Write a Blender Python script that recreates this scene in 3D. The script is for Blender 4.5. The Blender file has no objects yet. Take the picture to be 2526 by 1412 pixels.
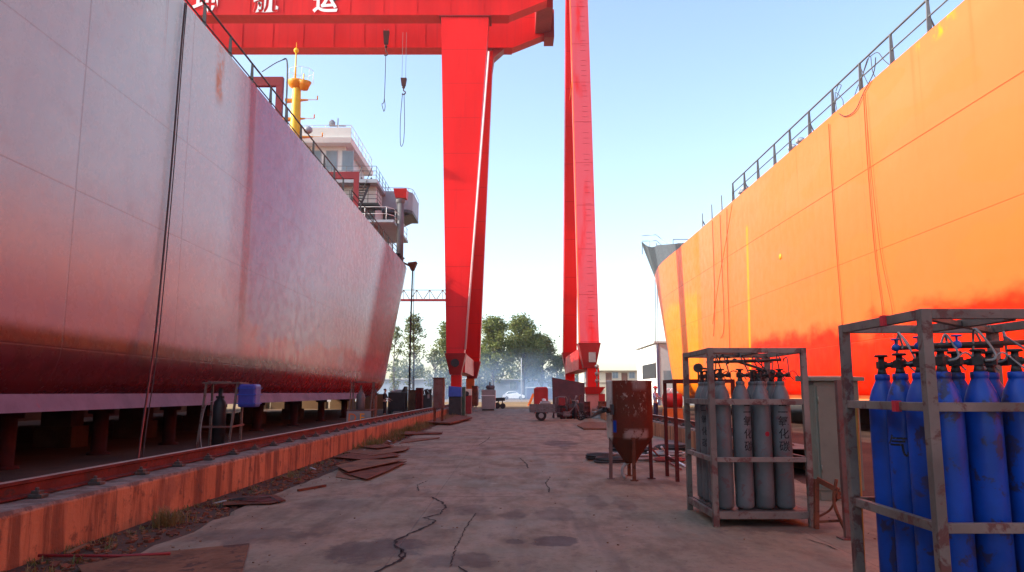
import bpy, bmesh, math, random
from mathutils import Vector, Matrix
rad = math.radians
SC = bpy.context.scene
COL = SC.collection
# ---------------------------------------------------------------- camera, sky, sun, exposure
F = 1850.0; HZ = 968.0; CH = 1.45
PITCH = math.atan((HZ - 706.0) / F)
cd = bpy.data.cameras.new('camera'); cam = bpy.data.objects.new('camera', cd); COL.objects.link(cam)
cam.location = (0, 0, CH); cam.rotation_euler = (math.pi / 2 + PITCH, 0, 0)
cd.sensor_width = 36.0; cd.lens = F / 2526.0 * 36.0; cd.clip_end = 3000; cd.clip_start = 0.05
SC.camera = cam
SUN_AZ, SUN_EL = 100.0, 31.0            # degrees to the left of straight ahead, above the horizon
w = bpy.data.worlds.new('World'); SC.world = w; w.use_nodes = True
nt = w.node_tree; sky = nt.nodes.new('ShaderNodeTexSky'); sky.sky_type = 'NISHITA'
sky.sun_disc = False; sky.sun_elevation = rad(SUN_EL); sky.sun_rotation = rad(-SUN_AZ)
sky.air_density = 1.0; sky.dust_density = 1.8; sky.ozone_density = 0.6; sky.altitude = 0
bg = nt.nodes['Background']; bg.inputs['Strength'].default_value = 0.15
nt.links.new(sky.outputs[0], bg.inputs['Color'])
sd = bpy.data.lights.new('sun', 'SUN'); sun = bpy.data.objects.new('sun', sd); COL.objects.link(sun)
sd.energy = 3.3; sd.angle = rad(0.5); sd.color = (1.0, 0.93, 0.82)
sdir = Vector((-math.sin(rad(SUN_AZ)) * math.cos(rad(SUN_EL)), math.cos(rad(SUN_AZ)) * math.cos(rad(SUN_EL)), math.sin(rad(SUN_EL))))
sun.rotation_euler = (-sdir).to_track_quat('-Z', 'Y').to_euler()
SC.view_settings.view_transform = 'Standard'; SC.view_settings.look = 'None'
SC.view_settings.exposure = 1.4; SC.view_settings.gamma = 1.0
SC.render.engine = 'CYCLES'
SC.cycles.max_bounces = 7; SC.cycles.diffuse_bounces = 5; SC.cycles.glossy_bounces = 3
SC.cycles.transparent_max_bounces = 8; SC.cycles.volume_bounces = 1; SC.cycles.use_denoising = True
SC.cycles.sample_clamp_indirect = 6.0

# ---------------------------------------------------------------- layout helpers: real positions measured off the photograph
def ray(u, v):
    x = (u - 1263.0) / F; y = (706.0 - v) / F
    c, s = math.cos(PITCH), math.sin(PITCH)
    return Vector((x, c - y * s, s + y * c))
def at(u, v, Y):
    d = ray(u, v); t = Y / d.y
    return Vector((d.x * t, Y, CH + d.z * t))
def gnd(u, v, z=0.0):
    d = ray(u, v); t = (z - CH) / d.z
    return Vector((d.x * t, d.y * t, z))
def onx(u, v, X):
    d = ray(u, v); t = X / d.x
    return Vector((X, d.y * t, CH + d.z * t))

# ---------------------------------------------------------------- object helpers
def tag(o, label=None, cat=None, group=None, kind=None):
    if label: o['label'] = label
    if cat: o['category'] = cat
    if group: o['group'] = group
    if kind: o['kind'] = kind
    return o
def thing(name, label, cat, loc=(0, 0, 0), rz=0.0, group=None):
    o = bpy.data.objects.new(name, None); COL.objects.link(o)
    o.empty_display_size = 0.2; o.location = loc; o.rotation_euler = (0, 0, rz)
    return tag(o, label, cat, group)
def kids(o): return [c for c in bpy.data.objects if c.parent == o]
def copy_tree(o, parent=None):
    c = o.copy(); COL.objects.link(c); c.parent = parent
    for ch in kids(o): copy_tree(ch, c)
    return c

class MB:
    def __init__(s): s.v = []; s.f = []; s.sm = []
    def add(s, vs, fs, smooth=False):
        n = len(s.v); s.v += [Vector(p) for p in vs]
        for f in fs: s.f.append([i + n for i in f]); s.sm.append(smooth)
        return s
    def hexa(s, b, t):
        return s.add(list(b) + list(t), [(3, 2, 1, 0), (4, 5, 6, 7), (0, 1, 5, 4), (1, 2, 6, 5), (2, 3, 7, 6), (3, 0, 4, 7)])
    def box(s, c, d, rz=0.0, rx=0.0, ry=0.0):
        c = Vector(c); x, y, z = d[0] / 2, d[1] / 2, d[2] / 2
        R = Matrix.Rotation(rz, 3, 'Z') @ Matrix.Rotation(ry, 3, 'Y') @ Matrix.Rotation(rx, 3, 'X')
        p = [c + R @ Vector(q) for q in ((-x, -y, -z), (x, -y, -z), (x, y, -z), (-x, y, -z), (-x, -y, z), (x, -y, z), (x, y, z), (-x, y, z))]
        return s.hexa(p[:4], p[4:])
    def b2(s, a, b):   # box from two corners
        a = Vector(a); b = Vector(b); return s.box((a + b) / 2, [abs(q) for q in (b - a)])
    def bar(s, p, q, wd, ht=None, up=(0, 0, 1)):
        p = Vector(p); q = Vector(q); ht = ht or wd; d = (q - p).normalized(); up = Vector(up)
        if abs(d.dot(up)) > 0.95: up = Vector((0, 1, 0))
        x = d.cross(up).normalized() * wd / 2; y = x.cross(d).normalized() * ht / 2
        return s.hexa([p - x - y, p + x - y, p + x + y, p - x + y], [q - x - y, q + x - y, q + x + y, q - x + y])
    def tube(s, pts, r, n=8, caps=True):
        pts = [Vector(p) for p in pts]; rr = r if isinstance(r, (list, tuple)) else [r] * len(pts)
        rings = []; ref = None
        for i, p in enumerate(pts):
            d = (pts[min(i + 1, len(pts) - 1)] - pts[max(i - 1, 0)]).normalized()
            if ref is None:
                ref = d.cross(Vector((0, 0, 1)))
                if ref.length < 0.05: ref = d.cross(Vector((0, 1, 0)))
            ref = (ref - d * ref.dot(d)).normalized(); b = d.cross(ref)
            rings.append([p + (ref * math.cos(2 * math.pi * k / n) + b * math.sin(2 * math.pi * k / n)) * rr[i] for k in range(n)])
        vs = [q for R_ in rings for q in R_]; fs = []
        for i in range(len(pts) - 1):
            for k in range(n):
                a = i * n + k; c = i * n + (k + 1) % n; fs.append((a, c, c + n, a + n))
        s.add(vs, fs, True)
        if caps:
            m = len(s.v) - len(vs)
            s.f.append([m + k for k in range(n)][::-1]); s.sm.append(False)
            s.f.append([m + (len(pts) - 1) * n + k for k in range(n)]); s.sm.append(False)
        return s
    def cyl(s, p, q, r, r2=None, n=14): return s.tube([p, q], [r, r if r2 is None else r2], n)
    def lathe(s, prof, c=(0, 0, 0), n=24):
        c = Vector(c); vs = []; fs = []
        for r, z in prof:
            for k in range(n):
                a = 2 * math.pi * k / n; vs.append(c + Vector((r * math.cos(a), r * math.sin(a), z)))
        for i in range(len(prof) - 1):
            for k in range(n):
                a = i * n + k; b = i * n + (k + 1) % n; fs.append((a, b, b + n, a + n))
        return s.add(vs, fs, True)
    def prism(s, poly, ext):
        n = len(poly); ext = Vector(ext); p = [Vector(q) for q in poly]
        return s.add(p + [q + ext for q in p], [tuple(range(n))[::-1], tuple(range(n, 2 * n))] + [(i, (i + 1) % n, (i + 1) % n + n, i + n) for i in range(n)])
    def grid(s, rows, smooth=True):
        n = len(rows[0]); vs = [p for r in rows for p in r]; fs = []
        for i in range(len(rows) - 1):
            for k in range(n - 1):
                a = i * n + k; fs.append((a, a + 1, a + n + 1, a + n))
        return s.add(vs, fs, smooth)
    def ball(s, c, r, n=10):
        rx, ry, rz = r if isinstance(r, (tuple, list)) else (r, r, r); c = Vector(c)
        rows = []
        for i in range(n + 1):
            th = math.pi * i / n
            rows.append([c + Vector((rx * math.sin(th) * math.cos(2 * math.pi * k / (2 * n)), ry * math.sin(th) * math.sin(2 * math.pi * k / (2 * n)), -rz * math.cos(th))) for k in range(2 * n + 1)])
        return s.grid(rows)
    def build(s, name, mat, parent=None, label=None, cat=None, group=None, kind=None, bevel=0.0, base=None, fixn=False):
        # vertices are world coordinates unless the parent chain ends in a rotated or local thing (those pass local coordinates with base=None, parent at its place)
        root = parent
        while root is not None and root.parent is not None: root = root.parent
        off = Vector((0, 0, 0))
        if parent is None:
            if base is None and s.v:
                lo = Vector((min(p.x for p in s.v), min(p.y for p in s.v), min(p.z for p in s.v))); hi = Vector((max(p.x for p in s.v), max(p.y for p in s.v), max(p.z for p in s.v)))
                off = Vector(((lo.x + hi.x) / 2, (lo.y + hi.y) / 2, lo.z))
            elif base is not None: off = Vector(base)
        elif not root.get('_local'): off = Vector(root.location)
        me = bpy.data.meshes.new(name); me.from_pydata([tuple(p - off) for p in s.v], [], s.f)
        for p_, sm in zip(me.polygons, s.sm): p_.use_smooth = sm
        bm = bmesh.new(); bm.from_mesh(me); bmesh.ops.recalc_face_normals(bm, faces=bm.faces); bm.to_mesh(me); bm.free()
        me.materials.append(mat)
        o = bpy.data.objects.new(name, me); COL.objects.link(o)
        if parent is None: o.location = off
        else: o.parent = parent
        if bevel:
            m_ = o.modifiers.new('bevel', 'BEVEL'); m_.width = bevel; m_.segments = 2; m_.limit_method = 'ANGLE'
        return tag(o, label, cat, group, kind)
def local(t): t['_local'] = 1; return t

# ---------------------------------------------------------------- materials
class NG:
    def __init__(s, name):
        s.m = bpy.data.materials.new(name); s.m.use_nodes = True; s.t = s.m.node_tree; s.b = s.t.nodes['Principled BSDF']
    def n(s, ty, **k):
        x = s.t.nodes.new(ty)
        for a, b in k.items(): setattr(x, a, b)
        return x
    def l(s, a, b): s.t.links.new(a, b)
    def put(s, sock, val):
        if hasattr(val, 'is_output') or isinstance(val, bpy.types.NodeSocket): s.l(val, sock)
        else: sock.default_value = val
    def math(s, op, a, b=0.0, clamp=False):
        x = s.n('ShaderNodeMath', operation=op); x.use_clamp = clamp; s.put(x.inputs[0], a); s.put(x.inputs[1], b); return x.outputs[0]
    def mix(s, f, a, b, ty='MIX'):
        x = s.n('ShaderNodeMix', data_type='RGBA', blend_type=ty); s.put(x.inputs[0], f)
        s.put(x.inputs[6], a if not isinstance(a, tuple) else (*a[:3], 1)); s.put(x.inputs[7], b if not isinstance(b, tuple) else (*b[:3], 1)); return x.outputs[2]
    def coord(s, kind='Object'): return s.n('ShaderNodeTexCoord').outputs[kind]
    def pos(s): return s.n('ShaderNodeNewGeometry').outputs['Position']
    def xyz(s, v):
        x = s.n('ShaderNodeSeparateXYZ'); s.l(v, x.inputs[0]); return x.outputs
    def scale(s, v, k):
        x = s.n('ShaderNodeMapping'); s.l(v, x.inputs['Vector']); x.inputs['Scale'].default_value = k; return x.outputs[0]
    def noise(s, v, sc, det=4.0, ro=0.55, dist=0.0):
        x = s.n('ShaderNodeTexNoise'); s.l(v, x.inputs['Vector']); x.inputs['Scale'].default_value = sc; x.inputs['Detail'].default_value = det
        x.inputs['Roughness'].default_value = ro; x.inputs['Distortion'].default_value = dist; return x.outputs['Fac']
    def step(s, v, lo, hi, a=0.0, b=1.0):
        x = s.n('ShaderNodeMapRange', interpolation_type='SMOOTHSTEP'); s.put(x.inputs[0], v)
        for i, q in zip((1, 2, 3, 4), (lo, hi, a, b)): x.inputs[i].default_value = q
        return x.outputs[0]
    def near(s, v, c, half, soft):   # 1 close to c, 0 away from it
        return s.step(s.math('ABSOLUTE', s.math('SUBTRACT', v, c)), half, half + soft, 1.0, 0.0)
    def bump(s, h, st=0.2, d=0.02):
        x = s.n('ShaderNodeBump'); x.inputs['Strength'].default_value = st; x.inputs['Distance'].default_value = d; s.l(h, x.inputs['Height']); s.l(x.outputs[0], s.b.inputs['Normal'])
    def done(s, col, rough=0.6, metal=0.0, spec=0.3):
        s.put(s.b.inputs['Specular IOR Level'], spec)
        s.put(s.b.inputs['Base Color'], col if not isinstance(col, tuple) else (*col[:3], 1)); s.put(s.b.inputs['Roughness'], rough); s.put(s.b.inputs['Metallic'], metal); return s.m

def paint(name, col, rough=0.5, var=0.18, sc=3.0, stain=(0.10, 0.035, 0.02), amt=0.0, metal=0.0, bump=0.08, dirt=0.25, spec=None):
    g = NG(name); c0 = g.coord(); oi = g.n('ShaderNodeObjectInfo').outputs['Random']; vm = g.n('ShaderNodeVectorMath', operation='ADD'); g.l(c0, vm.inputs[0]); cx = g.n('ShaderNodeCombineXYZ'); g.l(g.math('MULTIPLY', oi, 37.0), cx.inputs[0]); g.l(g.math('MULTIPLY', oi, 91.0), cx.inputs[2]); g.l(cx.outputs[0], vm.inputs[1]); c = vm.outputs[0]
    n1 = g.noise(c, sc, 5); n2 = g.noise(c, sc * 7, 4, 0.65); n3 = g.noise(c, sc * 2.3, 6, 0.7, 0.4)
    lo = tuple(x * (1 - var) for x in col); hi = tuple(min(1, x * (1 + var)) for x in col)
    k = g.mix(g.step(n1, 0.3, 0.7), lo, hi)
    k = g.mix(g.math('MULTIPLY', g.step(n2, 0.5, 0.8), dirt), k, tuple(x * 0.45 + 0.02 for x in col))
    if amt > 0: k = g.mix(g.step(n3, 0.66 - amt * 0.4, 0.73 - amt * 0.38), k, stain)
    k = g.mix(1.0, k, g.math('ADD', 0.88, g.math('MULTIPLY', oi, 0.24)), 'MULTIPLY')
    g.bump(n2, bump, 0.01)
    return g.done(k, g.step(n2, 0.2, 0.8, max(0.05, rough - 0.1), min(1, rough + 0.12)), metal, spec if spec is not None else (0.15 if rough > 0.6 else 0.35))
M = {}
def mk(key, *a, **k): M[key] = paint(key, *a, **k)
mk('crane_dark', (0.30, 0.014, 0.014), 0.5, 0.12, 0.6)
mk('white_paint', (0.80, 0.80, 0.79), 0.5, 0.05, 1.0)
mk('letter_white', (0.82, 0.80, 0.78), 0.6, 0.03, 1.0)
mk('ship_white', (0.60, 0.60, 0.58), 0.45, 0.05, 0.6)
mk('ship_grey', (0.30, 0.33, 0.37), 0.45, 0.08, 0.8)
mk('bow_grey', (0.062, 0.070, 0.078), 0.5, 0.12, 0.8)
mk('rail_black', (0.035, 0.035, 0.038), 0.5, 0.2, 2)
mk('rail_grey', (0.12, 0.12, 0.125), 0.5, 0.2, 2)
mk('mast_yellow', (0.80, 0.46, 0.01), 0.45, 0.08, 0.6)
mk('mast_orange', (0.78, 0.27, 0.01), 0.45, 0.08, 0.6)
mk('deck_red', (0.20, 0.010, 0.014), 0.5, 0.15, 1)
mk('glass_dark', (0.20, 0.26, 0.30), 0.12, 0.1, 1, bump=0.0)
mk('steel_grey', (0.155, 0.122, 0.105), 0.55, 0.25, 2.5, amt=0.36, stain=(0.105, 0.040, 0.035))
mk('post_dark', (0.028, 0.004, 0.004), 0.8, 0.3, 3)
mk('cyl_grey', (0.112, 0.118, 0.124), 0.42, 0.18, 3, amt=0.24, stain=(0.13, 0.08, 0.085))
mk('cyl_blue', (0.004, 0.050, 0.32), 0.40, 0.28, 2.5, amt=0.30, stain=(0.030, 0.030, 0.095))
mk('valve_dark', (0.035, 0.03, 0.03), 0.45, 0.3, 20)
mk('knob_blue', (0.02, 0.10, 0.40), 0.4, 0.1, 10)
mk('pipe_dark', (0.06, 0.045, 0.04), 0.5, 0.3, 6, amt=0.2)
mk('rust', (0.13, 0.040, 0.022), 0.8, 0.35, 4, amt=0.3, stain=(0.06, 0.022, 0.016), bump=0.3)
mk('rust_red', (0.085, 0.012, 0.010), 0.7, 0.3, 3, amt=0.25, stain=(0.08, 0.03, 0.025), bump=0.25)
mk('rust_plate', (0.15, 0.065, 0.035), 0.75, 0.3, 2.5, amt=0.3, stain=(0.07, 0.03, 0.022), bump=0.25)
mk('maroon', (0.055, 0.012, 0.014), 0.6, 0.25, 2)
mk('rail_rust', (0.11, 0.018, 0.014), 0.7, 0.3, 3, amt=0.25, stain=(0.05, 0.02, 0.018), bump=0.2)
mk('rail_top', (0.26, 0.20, 0.17), 0.35, 0.2, 6, metal=0.6)
mk('cab_green', (0.125, 0.138, 0.108), 0.5, 0.12, 1.2, amt=0.10, stain=(0.10, 0.09, 0.07))
mk('cab_grey', (0.24, 0.235, 0.23), 0.5, 0.1, 1.2, amt=0.08)
mk('cab_rust', (0.14, 0.07, 0.06), 0.6, 0.25, 1.5, amt=0.3, stain=(0.14, 0.03, 0.025))
mk('black', (0.018, 0.018, 0.02), 0.5, 0.3, 4)
mk('rubber', (0.02, 0.02, 0.02), 0.8, 0.2, 8)
mk('blue_plastic', (0.035, 0.08, 0.42), 0.4, 0.15, 3)
mk('blue_drum', (0.05, 0.06, 0.33), 0.35, 0.15, 4)
mk('green_dark', (0.03, 0.07, 0.045), 0.5, 0.2, 3)
mk('red_paint', (0.45, 0.015, 0.013), 0.45, 0.15, 2)
mk('pink_panel', (0.45, 0.20, 0.17), 0.55, 0.1, 1.0)
mk('orange_paint', (0.70, 0.15, 0.02), 0.5, 0.15, 2)
mk('cloth_white', (0.75, 0.73, 0.74), 0.85, 0.06, 4)
mk('hose_red', (0.22, 0.035, 0.03), 0.6, 0.2, 3)
mk('hose_grey', (0.26, 0.24, 0.23), 0.6, 0.25, 3)
mk('hose_black', (0.03, 0.028, 0.028), 0.6, 0.2, 3)
mk('rope_dark', (0.07, 0.055, 0.055), 0.8, 0.2, 6)
mk('rope_orange', (0.45, 0.06, 0.015), 0.7, 0.2, 3)
mk('wire', (0.16, 0.16, 0.17), 0.4, 0.1, 6)
mk('car_white', (0.80, 0.82, 0.82), 0.3, 0.02, 1)
mk('house_cream', (0.62, 0.56, 0.44), 0.8, 0.08, 0.6)
mk('house_roof', (0.30, 0.25, 0.20), 0.8, 0.2, 1)
mk('door_brown', (0.18, 0.10, 0.08), 0.7, 0.2, 1)
mk('shed_white', (0.80, 0.80, 0.78), 0.6, 0.05, 0.4)
mk('shed_grey', (0.50, 0.52, 0.53), 0.6, 0.06, 0.4)
mk('house_blue', (0.30, 0.36, 0.44), 0.7, 0.1, 0.3)
mk('wall_pale', (0.45, 0.47, 0.48), 0.8, 0.1, 0.3)
mk('truck_blue', (0.10, 0.12, 0.25), 0.5, 0.1, 1)
mk('skin', (0.40, 0.22, 0.15), 0.6, 0.05, 10, dirt=0.0)
mk('shirt_lilac', (0.42, 0.38, 0.52), 0.85, 0.08, 8, dirt=0.1)
mk('cloth_navy', (0.035, 0.035, 0.075), 0.85, 0.1, 8)
mk('cloth_black', (0.022, 0.018, 0.02), 0.85, 0.1, 8)
mk('helmet_red', (0.60, 0.03, 0.025), 0.3, 0.04, 5, dirt=0.0)
mk('hair', (0.02, 0.016, 0.014), 0.6, 0.1, 20)
mk('bark', (0.09, 0.07, 0.055), 0.9, 0.25, 3, bump=0.3)
mk('timber', (0.055, 0.028, 0.018), 0.8, 0.25, 3, bump=0.2)
mk('tape_red', (0.45, 0.02, 0.03), 0.6, 0.1, 3)

def hull_left_mat():
    g = NG('hull_lilac_primer'); p = g.pos(); x, y, z = g.xyz(p)
    big = g.noise(g.scale(p, (0.3, 0.10, 0.18)), 1.0, 4); strk = g.noise(g.scale(p, (1, 1.1, 0.05)), 1.0, 4, 0.6)
    fine = g.noise(p, 2.2, 5, 0.65); edge = g.noise(g.scale(p, (1, 0.35, 0.5)), 1.0, 4)
    up = g.mix(g.step(big, 0.38, 0.62), (0.40, 0.57, 0.545), (0.37, 0.46, 0.45))
    up = g.mix(g.math('MULTIPLY', g.step(strk, 0.45, 0.75), 0.35), up, (0.45, 0.61, 0.585))
    up = g.mix(g.math('MULTIPLY', g.step(g.math('ADD', z, g.math('MULTIPLY', g.math('SUBTRACT', big, 0.5), 3.0)), 4.0, 6.2, 1.0, 0.0), 0.75), up, (0.42, 0.33, 0.285))  # warm low zone: reflection of the orange hull put into the colour
    up = g.mix(g.math('MULTIPLY', g.step(fine, 0.55, 0.8), 0.18), up, (0.25, 0.14, 0.16))
    # lilac primer just aft of the sprayed weld
    up = g.mix(g.math('MULTIPLY', g.math('MULTIPLY', g.step(y, 23.2, 24.2), g.step(g.math('ADD', y, g.math('MULTIPLY', big, 14.0)), 32.0, 46.0, 1.0, 0.0)), 0.95), up, (0.235, 0.105, 0.185))
    ye = g.math('ADD', y, g.math('MULTIPLY', g.math('SUBTRACT', strk, 0.5), 1.0))
    spray = g.math('MULTIPLY', g.near(ye, 23.2, 0.10, 1.5), g.step(z, 1.8, 9.8, 1.0, 0.9))
    up = g.mix(g.math('MULTIPLY', spray, 0.6), up, (0.28, 0.07, 0.09))
    up = g.mix(g.math('MULTIPLY', g.near(ye, 23.45, 0.10, 0.28), 0.95), up, (0.24, 0.008, 0.012))
    zz = g.math('ADD', z, g.math('MULTIPLY', g.math('SUBTRACT', edge, 0.5), 1.1))
    # red paint of the stern and boot top
    sl = g.math('ADD', y, g.math('MULTIPLY', g.math('SUBTRACT', zz, 9.0), -0.75))
    red = g.math('MULTIPLY', g.step(sl, 45.8, 48.6), g.step(sl, 57.0, 60.0, 1.0, 0.0))
    up = g.mix(g.math('MULTIPLY', red, 0.92), up, (0.26, 0.012, 0.018))
    low = g.mix(g.step(fine, 0.35, 0.7), (0.095, 0.018, 0.024), (0.065, 0.010, 0.013))
    lowa = g.mix(g.step(y, 24.0, 34.0), low, (0.22, 0.010, 0.010))
    zl = g.math('ADD', z, g.math('MULTIPLY', g.math('SUBTRACT', edge, 0.5), 0.35))
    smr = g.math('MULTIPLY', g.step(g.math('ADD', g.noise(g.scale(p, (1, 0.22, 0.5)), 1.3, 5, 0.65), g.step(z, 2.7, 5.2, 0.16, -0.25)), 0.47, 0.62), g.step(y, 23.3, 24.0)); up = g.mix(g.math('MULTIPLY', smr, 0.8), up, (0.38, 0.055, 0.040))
    mid = g.mix(g.math('MULTIPLY', g.math('MULTIPLY', g.step(zl, 2.9, 4.3, 1.0, 0.0), g.step(y, 22.5, 24.5, 1.0, 0.15)), 0.75), up, (0.24, 0.125, 0.165))  # pinkish band above the boot top, same reflection painted in
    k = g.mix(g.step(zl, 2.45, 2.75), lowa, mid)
    seam = g.near(y, 29.4, 0.012, 0.012)
    for q in (14.2, 18.9, 34.0, 38.2, 43.2, 45.6, 50.5): seam = g.math('MAXIMUM', seam, g.near(y, q, 0.014, 0.016))
    for q in (2.28, 5.35, 7.9): seam = g.math('MAXIMUM', seam, g.math('MULTIPLY', g.near(z, q, 0.008, 0.012), 0.7))
    k = g.mix(g.math('MULTIPLY', seam, 0.35), k, (0.10, 0.05, 0.055))
    run = g.math('MULTIPLY', g.step(g.noise(g.scale(p, (1, 5.5, 0.05)), 1.0, 3, 0.5), 0.62, 0.70), g.step(z, 8.4, 11.4))
    k = g.mix(g.math('MULTIPLY', run, 0.45), k, (0.23, 0.115, 0.085))
    sc_ = g.step(g.noise(g.scale(p, (1, 0.7, 3.0)), 1.6, 6, 0.75), 0.69, 0.73)
    k = g.mix(g.math('MULTIPLY', sc_, 0.5), k, (0.20, 0.12, 0.12))
    spot = g.math('MULTIPLY', g.near(y, 20.75, 0.10, 0.30), g.near(z, 10.6, 0.45, 0.6))
    k = g.mix(g.math('MULTIPLY', spot, g.step(fine, 0.35, 0.6)), k, (0.40, 0.16, 0.03))
    wav = g.noise(g.scale(p, (0.4, 0.55, 0.40)), 1.0, 2)
    fr = g.math('ABSOLUTE', g.math('SINE', g.math('MULTIPLY', y, math.pi / 0.72))); lo_ = g.math('ABSOLUTE', g.math('SINE', g.math('MULTIPLY', z, math.pi / 1.1)))
    wav = g.math('ADD', wav, g.math('MULTIPLY', g.math('MULTIPLY', fr, lo_), 0.10))
    hgt = g.math('ADD', g.math('MULTIPLY', wav, 0.6), g.math('MULTIPLY', seam, -0.3)); g.bump(hgt, 0.38, 0.03)
    return g.done(k, g.step(fine, 0.3, 0.8, 0.22, 0.36), 0.0, g.math('SUBTRACT', 0.27, g.math('MULTIPLY', red, 0.25)))
def hull_right_mat():
    g = NG('hull_orange_paint'); p = g.pos(); x, y, z = g.xyz(p)
    big = g.noise(g.scale(p, (0.3, 0.13, 0.35)), 1.0, 5); fine = g.noise(p, 2.0, 5, 0.65); edge = g.noise(g.scale(p, (1, 0.30, 0.6)), 1.0, 5, 0.6)
    strk = g.noise(g.scale(p, (1, 1.6, 0.10)), 1.0, 4, 0.6)
    up = g.mix(g.step(z, 3.5, 11.0), (0.66, 0.108, 0.020), (0.66, 0.150, 0.050))
    up = g.mix(g.math('MULTIPLY', g.step(big, 0.4, 0.65), 0.5), up, (0.64, 0.120, 0.032))
    up = g.mix(g.math('MULTIPLY', g.step(strk, 0.5, 0.8), 0.25), up, (0.58, 0.12, 0.033))
    bow = g.step(y, 46.0, 46.3)
    bowc = g.mix(g.step(g.math('ADD', z, g.math('MULTIPLY', edge, 1.6)), 8.2, 8.8), (0.80, 0.175, 0.003), (0.78, 0.135, 0.02))
    up = g.mix(bow, up, bowc)
    up = g.mix(g.near(y, 46.2, 0.45, 0.12), up, (0.62, 0.125, 0.006))
    zz = g.math('ADD', z, g.math('MULTIPLY', g.math('SUBTRACT', edge, 0.5), 2.6))
    low = g.mix(g.step(fine, 0.3, 0.7), (0.80, 0.020, 0.002), (0.74, 0.012, 0.002))
    lowm = g.math('MULTIPLY', g.step(zz, 3.3, 4.1, 1.0, 0.0), g.step(y, 35.0, 40.0, 1.0, 0.0))
    k = g.mix(lowm, up, low)
    k = g.mix(g.math('MULTIPLY', g.near(g.math('ADD', y, g.math('MULTIPLY', z, 0.06)), 36.85, 0.06, 0.16), g.step(z, 9.4, 9.7, 1.0, 0.0)), k, (0.64, 0.22, 0.006))
    yel = g.math('MULTIPLY', g.step(g.noise(p, 0.9, 4), 0.48, 0.56), g.math('MULTIPLY', g.near(y, 19.4, 0.7, 0.4), g.step(z, 10.9, 11.15)))
    k = g.mix(yel, k, (0.66, 0.26, 0.008))
    seam = g.near(z, 8.65, 0.012, 0.014)
    for q in (3.12, 5.9): seam = g.math('MAXIMUM', seam, g.math('MULTIPLY', g.near(z, q, 0.01, 0.012), 0.6))
    for q in (24.0, 31.0, 41.5): seam = g.math('MAXIMUM', seam, g.math('MULTIPLY', g.near(y, q, 0.01, 0.012), 0.35))
    k = g.mix(g.math('MULTIPLY', seam, 0.6), k, (0.30, 0.035, 0.008))
    run = g.math('MULTIPLY', g.step(g.noise(g.scale(p, (1, 4.5, 0.05)), 1.0, 3, 0.5), 0.60, 0.70), g.step(z, 7.4, 11.2))
    k = g.mix(g.math('MULTIPLY', run, 0.4), k, (0.50, 0.10, 0.022))
    lap = g.step(g.noise(g.scale(p, (1, 0.35, 0.9)), 0.8, 2, 0.4), 0.52, 0.535)
    k = g.mix(g.math('MULTIPLY', g.math('MULTIPLY', lap, 0.22), g.step(zz, 4.0, 5.0)), k, (0.78, 0.125, 0.018))
    rs = g.step(g.noise(g.scale(p, (1, 1.3, 0.8)), 1.0, 6, 0.7), 0.72, 0.76)
    k = g.mix(g.math('MULTIPLY', rs, 0.4), k, (0.40, 0.06, 0.010))
    wav = g.noise(g.scale(p, (0.4, 0.5, 0.45)), 1.0, 2)
    fr = g.math('ABSOLUTE', g.math('SINE', g.math('MULTIPLY', y, math.pi / 0.72))); lo_ = g.math('ABSOLUTE', g.math('SINE', g.math('MULTIPLY', z, math.pi / 1.1)))
    wav = g.math('ADD', wav, g.math('MULTIPLY', g.math('MULTIPLY', fr, lo_), 0.26))
    g.bump(g.math('ADD', g.math('MULTIPLY', wav, 0.6), g.math('MULTIPLY', seam, -0.4)), 0.8, 0.035)
    return g.done(k, g.step(fine, 0.3, 0.8, 0.36, 0.5), 0.0, 0.12)
def soil_mat():
    g = NG('yard_soil'); p = g.pos(); x, y, z = g.xyz(p)
    a = g.noise(p, 0.45, 5); b = g.noise(p, 3.0, 6, 0.7); c = g.noise(p, 22.0, 4, 0.7)
    k = g.mix(g.step(a, 0.35, 0.65), (0.060, 0.032, 0.026), (0.090, 0.050, 0.038))
    k = g.mix(g.step(b, 0.45, 0.7), k, (0.06, 0.034, 0.028))
    k = g.mix(g.math('MULTIPLY', g.step(c, 0.58, 0.72), 0.6), k, (0.20, 0.15, 0.12))
    k = g.mix(g.step(y, 58.0, 70.0), k, g.mix(g.step(a, 0.35, 0.65), (0.25, 0.165, 0.085), (0.19, 0.12, 0.065)))
    g.bump(g.math('ADD', b, g.math('MULTIPLY', c, 0.5)), 0.6, 0.06)
    return g.done(k, 0.9, 0.0, 0.1)
STAINS = [(1370, 1342, 0.24, 0.26, 0.85), (1270, 1345, 0.10, 0.16, 0.6), (905, 1368, 0.46, 0.55, 0.7), (1010, 1352, 0.2, 0.25, 0.6), (1380, 1097, 0.55, 1.3, 0.85), (1000, 1118, 0.8, 1.6, 0.4), (1270, 1274, 0.20, 0.4, 0.5), (1365, 1275, 0.26, 0.5, 0.45), (1170, 1265, 0.30, 0.45, 0.5), (2420, 1385, 0.5, 0.35, 0.5), (1130, 1392, 0.35, 0.3, 0.6), (1470, 1245, 0.14, 0.7, 0.45), (1540, 1250, 0.14, 0.7, 0.45), (620, 1330, 0.6, 0.5, 0.5), (1405, 1125, 0.8, 0.5, 0.4), (1250, 1110, 0.9, 0.8, 0.4), (1950, 1310, 0.5, 0.35, 0.6), (1600, 1195, 0.7, 0.5, 0.45), (820, 1250, 0.5, 0.6, 0.4)]
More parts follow.
